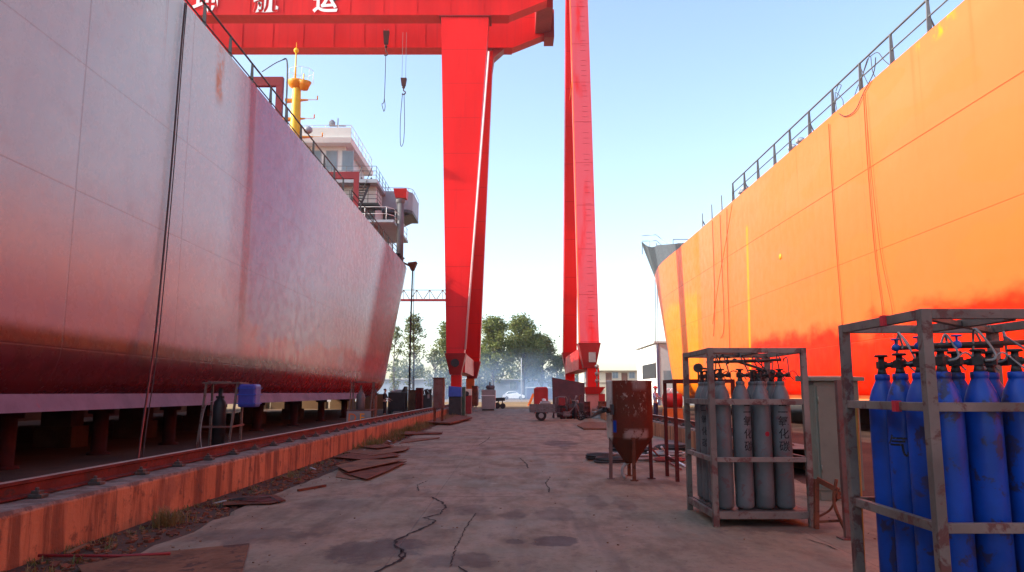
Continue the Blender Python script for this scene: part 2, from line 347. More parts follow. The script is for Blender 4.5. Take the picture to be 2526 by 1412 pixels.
def concrete_mat():
    g = NG('yard_concrete'); p = g.pos(); x, y, z = g.xyz(p)
    a = g.noise(p, 0.35, 4); b = g.noise(g.scale(p, (1.6, 0.8, 1)), 1.3, 6, 0.68); c = g.noise(p, 14.0, 5, 0.7); d = g.noise(p, 70.0, 3, 0.6)
    tr = g.noise(g.scale(p, (2.6, 0.20, 1)), 1.0, 4, 0.6)
    k = g.mix(g.step(a, 0.35, 0.65), (0.190, 0.150, 0.100), (0.240, 0.158, 0.108))
    k = g.mix(g.math('MULTIPLY', g.step(b, 0.42, 0.72), 0.75), k, (0.100, 0.070, 0.050))
    k = g.mix(g.math('MULTIPLY', g.step(tr, 0.50, 0.66), 0.6), k, (0.105, 0.076, 0.055))
    k = g.mix(g.math('MULTIPLY', g.step(g.noise(p, 2.6, 6, 0.72), 0.60, 0.72), 0.55), k, (0.32, 0.255, 0.20))
    k = g.mix(g.math('MULTIPLY', g.step(g.noise(g.scale(p, (1, 1, 1)), 0.8, 5, 0.6, 0.6), 0.55, 0.7), 0.5), k, (0.225, 0.120, 0.066))
    k = g.mix(g.math('MULTIPLY', g.step(c, 0.52, 0.68), 0.55), k, (0.09, 0.062, 0.052))
    k = g.mix(g.math('MULTIPLY', g.step(g.noise(p, 0.55, 4, 0.6), 0.50, 0.62), 0.55), k, (0.165, 0.155, 0.115))
    k = g.mix(g.math('MULTIPLY', g.step(g.noise(g.scale(p, (3.0, 1.2, 1)), 1.0, 6, 0.7), 0.56, 0.68), 0.6), k, (0.10, 0.072, 0.062))
    wob = g.math('MULTIPLY', g.math('SUBTRACT', g.noise(g.scale(p, (1, 0.7, 1)), 2.4, 7, 0.72), 0.5), 4.2)
    for (u, v, rx, ry, am) in STAINS:
        q = gnd(u, v)
        dx = g.math('DIVIDE', g.math('SUBTRACT', x, q.x), rx); dy = g.math('DIVIDE', g.math('SUBTRACT', y, q.y), ry)
        r2 = g.math('ADD', g.math('ADD', g.math('MULTIPLY', dx, dx), g.math('MULTIPLY', dy, dy)), wob)
        k = g.mix(g.step(r2, 0.50, 1.15, am, 0.0), k, (0.058, 0.037, 0.032))
    jt = g.near(y, 10.62, 0.006, 0.008)
    for q in (4.1, 16.9, 23.3, 29.7, 36.1, 42.5, 48.9): jt = g.math('MAXIMUM', jt, g.near(y, q, 0.008, 0.008))
    for q in (-1.05, 3.0): jt = g.math('MAXIMUM', jt, g.math('MULTIPLY', g.near(x, q, 0.005, 0.006), 0.6))
    k = g.mix(g.math('MULTIPLY', jt, g.step(b, 0.35, 0.6, 0.25, 0.8)), k, (0.07, 0.05, 0.048))
    g.bump(g.math('ADD', g.math('ADD', g.math('MULTIPLY', c, 0.4), g.math('MULTIPLY', d, 0.15)), g.math('ADD', g.math('MULTIPLY', b, 0.8), g.math('MULTIPLY', jt, -0.6))), 0.55, 0.02)
    return g.done(k, g.step(b, 0.3, 0.7, 0.62, 0.9))
def kerb_mat():
    g = NG('kerb_stained_concrete'); p = g.pos(); x, y, z = g.xyz(p)
    s1 = g.noise(g.scale(p, (1, 3.2, 0.35)), 1.0, 5, 0.65); s2 = g.noise(g.scale(p, (1, 12.0, 0.8)), 1.0, 4, 0.6); b = g.noise(p, 5.0, 6, 0.7); a = g.noise(p, 0.5, 3)
    k = g.mix(g.step(a, 0.35, 0.65), (0.34, 0.125, 0.058), (0.43, 0.180, 0.090))
    k = g.mix(g.math('MULTIPLY', g.step(s1, 0.46, 0.60), 0.85), k, (0.12, 0.042, 0.024))
    k = g.mix(g.math('MULTIPLY', g.step(s2, 0.50, 0.72), 0.5), k, (0.26, 0.08, 0.035))
    k = g.mix(g.math('MULTIPLY', g.step(b, 0.55, 0.66), 0.7), k, (0.08, 0.040, 0.030))
    k = g.mix(g.math('MULTIPLY', g.step(g.noise(p, 1.4, 5, 0.65), 0.56, 0.66), 0.6), k, (0.20, 0.085, 0.055))
    top = g.step(g.math('ADD', z, g.math('MULTIPLY', b, 0.05)), 0.462, 0.482)
    k = g.mix(top, k, g.mix(g.step(b, 0.4, 0.6), (0.20, 0.15, 0.13), (0.10, 0.065, 0.055)))
    jt = g.near(g.math('FRACT', g.math('MULTIPLY', y, 0.31)), 0.5, 0.002, 0.004)
    k = g.mix(g.math('MULTIPLY', jt, 0.5), k, (0.07, 0.035, 0.025))
    g.bump(g.math('ADD', b, g.math('MULTIPLY', s2, 0.5)), 0.8, 0.03)
    return g.done(k, 0.85)
def hopper_mat():
    g = NG('hopper_rust'); p = g.coord(); x, y, z = g.xyz(p)
    a = g.noise(p, 2.2, 5); b = g.noise(p, 9.0, 6, 0.7); c = g.noise(g.scale(p, (1, 1, 0.5)), 20.0, 5, 0.7, 0.5)
    k = g.mix(g.step(a, 0.35, 0.65), (0.100, 0.028, 0.016), (0.145, 0.026, 0.016))
    k = g.mix(g.math('MULTIPLY', g.step(b, 0.48, 0.66), 0.6), k, (0.085, 0.022, 0.014))
    m = g.math('MULTIPLY', g.step(c, 0.56, 0.62), g.math('MULTIPLY', g.near(x, 0.02, 0.10, 0.22), g.step(z, 0.95, 1.25)))
    k = g.mix(m, k, (0.36, 0.27, 0.23))
    m2 = g.math('MULTIPLY', g.step(b, 0.40, 0.5), g.math('MULTIPLY', g.near(z, 0.74, 0.04, 0.07), g.near(x, 0.05, 0.16, 0.08)))
    k = g.mix(g.math('MULTIPLY', m2, 0.8), k, (0.34, 0.24, 0.21))
    m3 = g.math('MULTIPLY', g.step(x, -0.335, -0.30, 1.0, 0.0), g.step(b, 0.3, 0.45)); k = g.mix(m3, k, (0.52, 0.47, 0.43))  # pale left edge: light along that side put into the colour
    m4 = g.math('MULTIPLY', g.near(x, -0.285, 0.014, 0.02), g.near(z, 0.86, 0.075, 0.04)); k = g.mix(m4, k, (0.01, 0.06, 0.42))
    m5 = g.math('MULTIPLY', g.step(a, 0.4, 0.5), g.math('MULTIPLY', g.near(x, 0.12, 0.09, 0.05), g.step(z, 1.42, 1.52))); k = g.mix(g.math('MULTIPLY', m5, 0.6), k, (0.27, 0.23, 0.21))
    g.bump(g.math('ADD', b, c), 0.4, 0.012)
    return g.done(k, 0.72, 0.0, 0.12)
def leaf_mat(name, c1, c2):
    g = NG(name); r = g.n('ShaderNodeNewGeometry').outputs['Random Per Island']; n = g.noise(g.coord(), 0.5, 3)
    k = g.mix(r, c1, c2); k = g.mix(g.step(n, 0.35, 0.65), k, g.mix(0.45, k, (0.15, 0.16, 0.03)))
    g.b.inputs['Roughness'].default_value = 0.6; g.l(k, g.b.inputs['Base Color'])
    tr = g.n('ShaderNodeBsdfTranslucent'); g.l(k, tr.inputs[0]); ms = g.n('ShaderNodeMixShader'); ms.inputs[0].default_value = 0.35
    out = g.t.nodes['Material Output']; g.l(g.b.outputs[0], ms.inputs[1]); g.l(tr.outputs[0], ms.inputs[2]); g.l(ms.outputs[0], out.inputs['Surface'])
    return g.m
def crane_mat(name='crane_red_paint', sky_tint=0.0):
    g = NG(name); p = g.pos(); x, y, z = g.xyz(p)
    a = g.noise(g.scale(p, (0.5, 0.3, 0.12)), 1.0, 4); st = g.noise(g.scale(p, (2.6, 0.6, 0.07)), 1.0, 5, 0.65); f = g.noise(p, 2.5, 5, 0.7)
    k = g.mix(g.step(a, 0.35, 0.65), (0.56, 0.005, 0.004), (0.66, 0.009, 0.008))
    k = g.mix(g.math('MULTIPLY', g.step(st, 0.52, 0.72), 0.45), k, (0.42, 0.008, 0.010))
    k = g.mix(g.math('MULTIPLY', g.step(f, 0.60, 0.72), 0.25), k, (0.62, 0.06, 0.05))
    if sky_tint: k = g.mix(g.math('MULTIPLY', g.step(g.noise(g.scale(p, (1, 1, 0.18)), 0.7, 4), 0.30, 0.5), sky_tint), k, (0.50, 0.075, 0.10))  # pink tint: sky reflected in the red paint, put into the colour
    sm = g.near(g.math('FRACT', g.math('DIVIDE', z, 3.1)), 0.5, 0.004, 0.005)
    k = g.mix(g.math('MULTIPLY', sm, 0.55), k, (0.22, 0.006, 0.006))
    g.bump(g.math('ADD', g.math('MULTIPLY', sm, -0.5), g.math('ADD', g.math('MULTIPLY', f, 0.2), g.math('MULTIPLY', g.noise(g.scale(p, (0.5, 0.5, 0.4)), 1.0, 2), 0.8))), 0.4, 0.03)
    return g.done(k, g.step(f, 0.3, 0.7, 0.34, 0.5), 0.0, 0.18)
M['crane_red'] = crane_mat(); M['crane_sky_tint'] = crane_mat('crane_sky_tint_paint', 0.9)
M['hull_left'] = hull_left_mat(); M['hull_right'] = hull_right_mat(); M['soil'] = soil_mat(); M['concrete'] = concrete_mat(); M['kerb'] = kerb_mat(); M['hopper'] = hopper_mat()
M['leaf_a'] = leaf_mat('leaf_green', (0.075, 0.115, 0.022), (0.17, 0.20, 0.045)); M['leaf_b'] = leaf_mat('leaf_olive', (0.065, 0.09, 0.028), (0.13, 0.15, 0.05))
M['grass_dry'] = leaf_mat('dry_grass', (0.16, 0.09, 0.035), (0.24, 0.14, 0.06)); M['grass_green'] = leaf_mat('weed_green', (0.06, 0.075, 0.02), (0.12, 0.10, 0.035))
ORD = ['first', 'second', 'third', 'fourth', 'fifth', 'sixth', 'seventh', 'eighth', 'ninth', 'tenth', 'eleventh', 'twelfth']
rng = random.Random(5)
def catenary(p, q, sag, n=14):
    p = Vector(p); q = Vector(q)
    return [p.lerp(q, i / n) - Vector((0, 0, sag * 4 * (i / n) * (1 - i / n))) for i in range(n + 1)]
def smooth_path(pts, n=6):
    P_ = [Vector(p) for p in pts]; out = []
    for i in range(len(P_) - 1):
        a = P_[max(i - 1, 0)]; b = P_[i]; c = P_[i + 1]; d = P_[min(i + 2, len(P_) - 1)]
        for k in range(n):
            t = k / n; out.append(0.5 * ((2 * b) + (c - a) * t + (2 * a - 5 * b + 4 * c - d) * t * t + (3 * b - a - 3 * c + d) * t ** 3))
    return out + [P_[-1]]
def text_mesh(body, size, extrude=0.0, bold=0.0):
    c = bpy.data.curves.new('lettering', 'FONT'); c.body = body; c.size = size; c.extrude = extrude; c.align_x = 'CENTER'; c.align_y = 'CENTER'; c.resolution_u = 3; c.offset = bold * size
    o = bpy.data.objects.new('lettering', c); COL.objects.link(o); bpy.context.view_layer.update()
    dg = bpy.context.evaluated_depsgraph_get(); me = bpy.data.meshes.new_from_object(o.evaluated_get(dg))
    bpy.data.objects.remove(o); bpy.data.curves.remove(c)
    return me
# ================================================================ GROUND
m = MB(); m.add([(-900, -60, 0), (900, -60, 0), (900, 2500, 0), (-900, 2500, 0)], [(0, 1, 2, 3)]); m.build('ground', M['soil'], kind='structure')
def road_edge(side, y):
    r = random.Random(int(y * 40) + (7 if side < 0 else 0)); k = (r.random() - 0.5) * 0.14
    return (-3.34 + 0.004 * y + k) if side < 0 else (4.55 + 0.006 * y + k)
ys = [-6 + 0.35 * i for i in range(int(72 / 0.35))]
m = MB(); L_ = [(road_edge(-1, y), y) for y in ys]; R_ = [(road_edge(1, y), y) for y in ys]
top = [[Vector((l[0] + (r[0] - l[0]) * t, l[1], 0.03)) for t in (0, 0.25, 0.5, 0.75, 1)] for l, r in zip(L_, R_)]
m.grid(top, False)
for s_, E_ in ((0, L_), (1, R_)):
    m.grid([[Vector((x, y, 0.03)), Vector((x + (-0.05 if s_ == 0 else 0.05), y, 0.004))] for x, y in E_], False)
m.build('road', M['concrete'], kind='structure', base=(0, 0, 0))
# cracks that run through the slabs
crk = NG('crack_dark'); crk = crk.done((0.022, 0.016, 0.015), 0.95)
def crack(px, w0):
    m = MB(); P_ = []
    for i in range(len(px) - 1):
        a = gnd(*px[i], 0.035); b = gnd(*px[i + 1], 0.035); n = max(2, int((b - a).length / 0.05))
        for k in range(n):
            q = a.lerp(b, k / n); q.x += rng.uniform(-1, 1) * 0.012; q.y += rng.uniform(-1, 1) * 0.02; P_.append(q)
    rows = []
    for i, q in enumerate(P_):
        d = (P_[min(i + 1, len(P_) - 1)] - P_[max(i - 1, 0)]); d.normalize(); nn = Vector((-d.y, d.x, 0))
        ww = w0 * 1.5 * rng.uniform(0.3, 1.25) * (0.3 if i in (0, len(P_) - 1) else 1); rows.append([q - nn * ww, q + nn * ww])
    m.grid(rows, False); m.build('ground_crack', crk, kind='structure')
crack([(1062, 1226), (1090, 1238), (1100, 1250), (1085, 1268), (1045, 1278), (1075, 1284), (1070, 1291), (1008, 1318), (975, 1334), (972, 1344), (990, 1356), (1000, 1368), (988, 1382), (930, 1410), (890, 1440)], 0.011)
crack([(990, 1356), (985, 1372), (1000, 1384)], 0.008)
crack([(1055, 1186), (1030, 1196), (1032, 1212)], 0.007); crack([(1208, 1078), (1204, 1084), (1182, 1098)], 0.012)
crack([(1062, 1226), (1000, 1224), (900, 1222), (820, 1221)], 0.004); crack([(1340, 1228), (1250, 1226), (1120, 1225)], 0.004); crack([(1175, 1265), (1150, 1300), (1125, 1350), (1110, 1400)], 0.004); crack([(1130, 1395), (1160, 1420), (1185, 1450)], 0.007); crack([(1990, 1330), (2040, 1345), (2080, 1362)], 0.005)
crack([(1283, 1130), (1300, 1146), (1302, 1156)], 0.009); crack([(1358, 1176), (1345, 1192), (1356, 1206), (1354, 1216)], 0.006)
# small grit over slab and soil (uncountable)
m = MB()
for i in range(2200):
    if rng.random() < 0.88:
        y = 3.5 + 40 * rng.random() ** 1.6; x = -3.7 + 0.004 * y + rng.gauss(0, 0.28)
    else: y = 3.5 + 30 * rng.random() ** 1.5; x = rng.uniform(-3.3, 4.5)
    s_ = rng.uniform(0.004, 0.012) * (1 if x > -3.4 else 2.4); zb = 0.03 if x > -3.25 else 0.0
    m.box((x, y, zb + s_ * 0.3), (s_ * rng.uniform(0.8, 2.2), s_ * rng.uniform(0.8, 2), s_ * 0.8), rng.uniform(0, 3))
m.build('grit', M['rust_plate'], kind='stuff', label='loose grit and crumbs scattered along the slab edge', cat='grit', base=(0, 0, 0))

# ================================================================ CRANE TRACKS
def rail_x(y): return -4.60 + 0.0065 * y
def railr_x(y): return 5.05 + 0.003 * y
def kerb(name, fx0, fx1, y0, y1, label):
    m = MB(); n = int((y1 - y0) / 0.4)
    rows = []
    for i in range(n + 1):
        y = y0 + (y1 - y0) * i / n; r = random.Random(i * 3 + int(fx0(1) * 10)); j = lambda a: (r.random() - 0.5) * a
        a, b = fx0(y), fx1(y); sg = 1 if b > a else -1
        rows.append([Vector((a, y, 0)), Vector((a + j(0.01), y, 0.43 + j(0.012))), Vector((a + sg * 0.02 + j(0.012), y, 0.475 + j(0.012))), Vector((b - sg * 0.02, y, 0.475)), Vector((b, y, 0.44)), Vector((b, y, 0))])
    m.grid(rows, False); m.build(name, M['kerb'], kind='structure', base=(0, 0, 0))
kerb('kerb', lambda y: rail_x(y) + 0.42, lambda y: rail_x(y) - 0.35, -4, 74, '')
kerb('kerb', lambda y: railr_x(y) - 0.36, lambda y: railr_x(y) + 0.40, 13.2, 62, '')
def crane_rail(fx, y0, y1, label, lit):
    t = thing('crane_rail', label, 'rail', (fx(y0), y0, 0.475)); tz = 0.475
    m = MB(); prof = [(-0.07, 0.0), (0.07, 0.0), (0.07, 0.015), (0.015, 0.03), (0.013, 0.115), (0.035, 0.125), (0.035, 0.155), (-0.035, 0.155), (-0.035, 0.125), (-0.013, 0.115), (-0.015, 0.03), (-0.07, 0.015)]
    A = [Vector((fx(y0) + x, y0, tz + 0.012 + z)) for x, z in prof]; B = [Vector((fx(y1) + x, y1, tz + 0.012 + z)) for x, z in prof]
    n = len(prof); m.add(A + B, [tuple(range(n))[::-1], tuple(range(n, 2 * n))] + [(i, (i + 1) % n, (i + 1) % n + n, i + n) for i in range(n)])
    m.build('rail_web', M['rail_rust'], t)
    m = MB(); m.hexa([(fx(y0) - 0.03, y0, tz + 0.168), (fx(y0) + 0.03, y0, tz + 0.168), (fx(y1) + 0.03, y1, tz + 0.168), (fx(y1) - 0.03, y1, tz + 0.168)],
                     [(fx(y0) - 0.026, y0, tz + 0.174), (fx(y0) + 0.026, y0, tz + 0.174), (fx(y1) + 0.026, y1, tz + 0.174), (fx(y1) - 0.026, y1, tz + 0.174)])
    m.build('running_surface', M['rail_top'], t)
    y = y0 + 0.4; k = 0; proto = None
    while y < min(y1, 44):
        sgn = 1 if lit > 0 else -1
        if proto is None:
            c = MB(); c.box((fx(y) + sgn * 0.135, y, tz + 0.02), (0.13, 0.11, 0.03)); c.box((fx(y) + sgn * 0.125, y, tz + 0.045), (0.075, 0.085, 0.045)); c.cyl((fx(y) + sgn * 0.12, y, tz + 0.06), (fx(y) + sgn * 0.12, y, tz + 0.095), 0.018, n=6)
            proto = c.build('rail_clip', M['pipe_dark'], t, bevel=0.004); py = y
        else:
            o = proto.copy(); COL.objects.link(o); o.parent = t; o.location = (fx(y) - fx(py), y - py, 0)
        y += 0.98
    return t
crane_rail(rail_x, -3, 72, 'long rusty crane rail along the orange stained kerb on the left', 1)
crane_rail(railr_x, 14, 60, 'rusty crane rail on the kerb behind the hopper on the right', -1)

# ================================================================ SHIPS
def lerp(a, b, t): return a + (b - a) * t
def hull_side(z):  # (inset of the half section from the flat side, at this height) bilge turn
    return 0.0
def make_hull(name, X, sgn, y0, ys0, ys1, len0, len1, half, zb, zt, parent, mat, sheer=0.0):
    # sgn = direction from the flat side towards the centre line; ends in a curved end that narrows from ys(z) over len(z)
    R = 1.25; prof = []
    for k in range(9):
        a = math.pi / 2 * k / 8; prof.append((R * (1 - math.sin(a)) * 1.0, zb + R * (1 - math.cos(a))))
    zs = [lerp(zb + R, zt, i / 16.0) for i in range(1, 17)]
    prof += [(0.0, z) for z in zs]
    def xh(y, z, inset):
        t = (z - zb) / (zt - zb); ys_ = lerp(ys0, ys1, t); ln = lerp(len0, len1, t)
        s = max(0.0, min(1.0, (y - ys_) / ln)); return min(half, inset + (half - inset) * s ** 2.0 + 0.0)
    yend = max(ys0 + len0, ys1 + len1)
    st = [y0 + (ys0 - y0) * i / 12.0 for i in range(12)] + [ys0 + (yend - ys0) * i / 34.0 for i in range(35)]
    m = MB()
    for side in (0, 1):
        rows = []
        for y in st:
            row = [Vector((X + sgn * (half if side == 0 else half), y, zb))]
            for ins, z in prof:
                h = xh(y, z, ins); zz = z + (sheer * max(0, (y - ys0) / (yend - ys0)) ** 2 * ((z - zb) / (zt - zb)) ** 2)
                x = X + sgn * (h if side == 0 else 2 * half - h); row.append(Vector((x, y, zz)))
            rows.append(row)
        m.grid(rows)
        if side == 0: deckl = [r[-1] for r in rows]; end0 = rows[0]
        else: deckr = [r[-1] for r in rows]; end1 = rows[0]
    o = m.build(name, mat, parent)
    d = MB(); d.grid([[a + Vector((0, 0, -0.012)), b + Vector((0, 0, -0.012))] for a, b in zip(deckl, deckr)], False); d.build('deck', M['deck_red'], parent)
    e = MB(); e.add(end0 + end1[::-1], [tuple(range(len(end0) + len(end1)))]); e.build('bulkhead', M['deck_red'], parent)
    return o
# ---- ship on the left
LX = -8.5; LZT = 11.5
shl = thing('cargo_ship', 'lilac grey cargo ship with yellow mast standing on posts at the left', 'ship', (-16, 30, 1.1))
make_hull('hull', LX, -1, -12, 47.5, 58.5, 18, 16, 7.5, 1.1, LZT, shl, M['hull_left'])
m = MB(); m.add([(LX + 0.02, -12, 1.10), (LX + 0.02, 44, 1.10), (LX + 0.02 - 0.45, 46, 1.26), (LX - 0.13, 44, 1.42), (LX - 0.13, -12, 1.42)], [(0, 1, 2, 3, 4)])
m.add([(LX + 0.02, -12, 1.10), (LX - 1.3, -12, 1.096), (LX - 1.3, 46, 1.096), (LX + 0.02, 44, 1.10)], [(0, 1, 2, 3)])
mk('keel_lilac', (0.165, 0.105, 0.145), 0.65, 0.15, 1.0, amt=0.08, stain=(0.28, 0.06, 0.08)); m.build('bilge_keel', M['keel_lilac'], shl)
def railing(parent, X, inb, ys, zt, h, mat, wflat, buttress, rails, closed=True, name='guard_rail', lean=0.0):
    # stanchions are flat plates that taper upwards
    top = MB(); r = 0.034
    for hh in rails:
        top.tube([(X + inb, ys[0], zt(ys[0]) + hh), (X + inb, ys[-1], zt(ys[-1]) + hh)], r if hh == max(rails) else r * 0.7, 6)
    g = top.build(name, mat, parent)
    for i, y in enumerate(ys):
        s = MB(); z = zt(y); a = wflat; x = X + inb
        s.hexa([(x - a, y - 0.02, z - 0.05), (x + a, y - 0.02, z - 0.05), (x + a, y + 0.02, z - 0.05), (x - a, y + 0.02, z - 0.05)],
               [(x - a * 0.45, y - 0.02, z + h), (x + a * 0.45, y - 0.02, z + h), (x + a * 0.45, y + 0.02, z + h), (x - a * 0.45, y + 0.02, z + h)])
        if i in buttress:
            d = 0.35 if inb > 0 else -0.35
            s.bar((x + d, y + 0.1, z - 0.05), (x, y, z + h * 0.6), 0.05, 0.02)
        s.build('stanchion', mat, g)
    return g
def lz(y): return LZT
railing(shl, LX, -0.4, [12.5, 14.5, 16.4, 18.4, 20.4, 22.4, 24.4, 26.4, 28.4, 30.4, 32.4, 34.4, 36.4, 38.4], lz, 1.1, M['rail_black'], 0.075, (), (1.1, 0.55))
railing(shl, LX, -0.4, [40.4, 43.0, 45.0, 47.0, 49.0, 51.0, 53.0, 55.0, 57.0], lz, 1.05, M['rail_black'], 0.06, (), (1.05, 0.72, 0.4))
# red pipe arches that stand on the deck edge
def arch(u0, u1, vtop, Y, thick, reach, label=None):
    a = at(u1, vtop, Y); m = MB(); x1 = a.x; z1 = a.z; w_ = thick
    m.b2((x1 - reach, Y - 0.10, z1 - w_), (x1, Y + 0.10, z1)); m.b2((x1 - w_ * 0.7, Y - 0.098, LZT - 0.02), (x1 - 0.002, Y + 0.098, z1 - w_))
    m.b2((x1 - reach, Y - 0.146, LZT - 0.02), (x1 - reach + w_ * 0.9, Y + 0.146, z1 - w_))
    if False: m.add([(x1 - w_ * 0.9, Y - 0.1, z1 - w_), (x1 - w_ * 0.9 - 0.5, Y - 0.1, z1 - w_), (x1 - w_ * 0.9, Y - 0.1, z1 - w_ - 0.5), (x1 - w_ * 0.9, Y + 0.1, z1 - w_), (x1 - w_ * 0.9 - 0.5, Y + 0.1, z1 - w_), (x1 - w_ * 0.9, Y + 0.1, z1 - w_ - 0.5)], [(0, 1, 2), (3, 5, 4), (0, 3, 4, 1), (1, 4, 5, 2), (2, 5, 3, 0)])
    o = m.build('cargo_gantry', M['deck_red'], shl); return o, x1, z1
o1, gx, gz = arch(632, 700, 192, 29.0, 0.38, 4.2)
m = MB()
for q in (0, 0.5): m.tube(smooth_path([(gx + 0.12 + q * 0.2, 29 - q * 0.5, LZT), (gx + 0.12 + q * 0.2, 29 - q * 0.5, gz + 0.4), (gx - 0.1, 29 - q * 0.5, gz + 0.75 - q * 0.3), (gx - 0.9, 29, gz + 0.25)], 5), 0.02, 6)
for k in range(8): m.bar((gx + 0.12, 29, LZT + 0.3 + 0.35 * k), (gx + 0.22, 28.75, LZT + 0.3 + 0.35 * k), 0.02)
m.build('access_ladder', M['rail_black'], o1)
o2, gx2, gz2 = arch(838, 886, 425, 43.4, 0.42, 3.5)
# mast
def mx(u, Y=55.5): return at(u, 600, Y).x
MYY = 55.5
def pz(v, Y=MYY): return at(1263, v, Y).z
mxc = at(731, 250, MYY).x
mast = MB(); mast.lathe([(0.5, LZT), (0.42, pz(330)), (0.30, pz(205))], (mxc, MYY, 0), 16); mo = mast.build('mast', M['mast_yellow'], shl)
m = MB(); m.lathe([(0.3, pz(220)), (0.6, pz(214)), (0.72, pz(206)), (0.72, pz(202)), (0.0, pz(202))], (mxc, MYY, 0), 18); m.lathe([(0.05, pz(226)), (0.3, pz(224)), (0.42, pz(214)), (0.55, pz(206)), (0.0, pz(203))], (mxc + 0.62, MYY - 0.2, 0), 14); m.build('crow_nest', M['mast_orange'], mo)
m = MB(); zz = pz(202)
for a in range(10):
    x = mxc + 0.3 + 0.95 * math.cos(a * 0.628); y = MYY + 0.95 * math.sin(a * 0.628); x2 = mxc + 0.3 + 0.95 * math.cos((a + 1) * 0.628); y2 = MYY + 0.95 * math.sin((a + 1) * 0.628)
    m.cyl((x, y, zz), (x, y, zz + 0.85), 0.016, n=5); m.cyl((x, y, zz + 0.85), (x2, y2, zz + 0.85), 0.016, n=5)
m.build('nest_rail', M['ship_white'], mo)
m = MB(); m.cyl((mxc - 0.15, MYY, zz), (mxc - 0.17, MYY, pz(125)), 0.08, 0.05, 8); m.cyl((mxc - 0.17, MYY, pz(125)), (mxc - 0.17, MYY, pz(105)), 0.02, n=5); m.lathe([(0.05, pz(132)), (0.2, pz(127)), (0.2, pz(124)), (0.12, pz(120)), (0.0, pz(118))], (mxc - 0.17, MYY, 0), 10); m.cyl((mxc + 0.5, MYY, zz), (mxc + 0.5, MYY, pz(182)), 0.05, n=6); m.build('topmast', M['mast_yellow'], mo)
for v, u0, u1 in ((246, 705, 760), (292, 700, 752), (337, 705, 772)):
    m = MB(); a = at(u0, v, MYY); b = at(u1, v, MYY); m.hexa([(a.x, MYY - 0.25, a.z - 0.22), (b.x, MYY - 0.1, a.z - 0.06), (b.x, MYY + 0.1, a.z - 0.06), (a.x, MYY + 0.25, a.z - 0.22)], [(a.x, MYY - 0.25, a.z), (b.x, MYY - 0.1, a.z), (b.x, MYY + 0.1, a.z), (a.x, MYY + 0.25, a.z)])
    m.bar((b.x, MYY, a.z - 0.02), (b.x + 0.75, MYY, a.z - 0.02), 0.035); m.cyl((b.x + 0.72, MYY, a.z), (b.x + 0.72, MYY, a.z + 0.3), 0.05, n=6); m.build('yard_arm', M['mast_orange'], mo)
m = MB(); m.ball((mxc + 1.0, MYY, pz(321)), (0.35, 0.35, 0.3), 8); m.build('lamp_housing', M['ship_grey'], mo)
# superstructure
sup = MB(); Y0 = 60.0
zbd = at(900, 452, Y0).z   # bridge deck
x_r = -13.3
sup.b2((-20.5, Y0, LZT), (-11.2, Y0 + 9.5, zbd - 0.3)); so = sup.build('superstructure', M['ship_white'], shl)
m = MB(); zr = at(800, 357, Y0).z; zr2 = at(800, 345, Y0).z
m.b2((-20.2, Y0 + 0.5, zbd), (x_r - 0.6, Y0 + 8.5, zr)); wo = m.build('wheelhouse', M['ship_white'], so)
m = MB(); m.hexa([(-20.8, Y0 - 0.5, zr), (x_r, Y0 - 0.5, zr), (x_r, Y0 + 9.2, zr), (-20.8, Y0 + 9.2, zr)], [(-20.9, Y0 - 0.6, zr2), (x_r + 0.1, Y0 - 0.6, zr2), (x_r + 0.1, Y0 + 9.3, zr2), (-20.9, Y0 + 9.3, zr2)]); m.build('roof', M['ship_white'], wo)
m = MB()
for hh in (0.55, 1.1):
    m.tube([(-20.8, Y0 - 0.4, zr2 + hh), (x_r, Y0 - 0.4, zr2 + hh), (x_r, Y0 + 9, zr2 + hh)], 0.025, 5)
for i in range(8): m.cyl((-20.8 + i * (x_r + 20.8) / 7, Y0 - 0.4, zr2), (-20.8 + i * (x_r + 20.8) / 7, Y0 - 0.4, zr2 + 1.1), 0.025, n=5)
for i in range(1, 7): m.cyl((x_r, Y0 - 0.4 + i * 1.5, zr2), (x_r, Y0 - 0.4 + i * 1.5, zr2 + 1.1), 0.025, n=5)
m.add([(-20.8, Y0 - 0.42, zr2), (x_r, Y0 - 0.42, zr2), (x_r, Y0 - 0.42, zr2 + 0.9), (-20.8, Y0 - 0.42, zr2 + 0.9), (-20.8, Y0 - 0.38, zr2), (x_r, Y0 - 0.38, zr2), (x_r, Y0 - 0.38, zr2 + 0.9), (-20.8, Y0 - 0.38, zr2 + 0.9)], [(0, 1, 2, 3), (7, 6, 5, 4)])
m.build('roof_rail', M['ship_white'], wo)
for i in range(5):
    x = -19.6 + i * 1.35; fr = MB(); fr.b2((x, Y0 + 0.47, zbd + 1.2), (x + 1.0, Y0 + 0.5, zr - 0.35)); f = fr.build('window', M['ship_grey'], wo)
    gl = MB(); gl.b2((x + 0.08, Y0 + 0.455, zbd + 1.28), (x + 0.92, Y0 + 0.468, zr - 0.43)); gl.build('pane', M['glass_dark'], f)
m = MB(); m.b2((x_r - 0.598, Y0 + 2.6, zbd + 0.1), (x_r - 0.56, Y0 + 3.5, zbd + 2.0)); m.build('door', M['ship_grey'], wo)
m = MB(); m.b2((x_r - 0.598, Y0 + 4.4, zbd + 1.1), (x_r - 0.57, Y0 + 5.6, zbd + 1.9)); m.build('side_window', M['glass_dark'], wo)
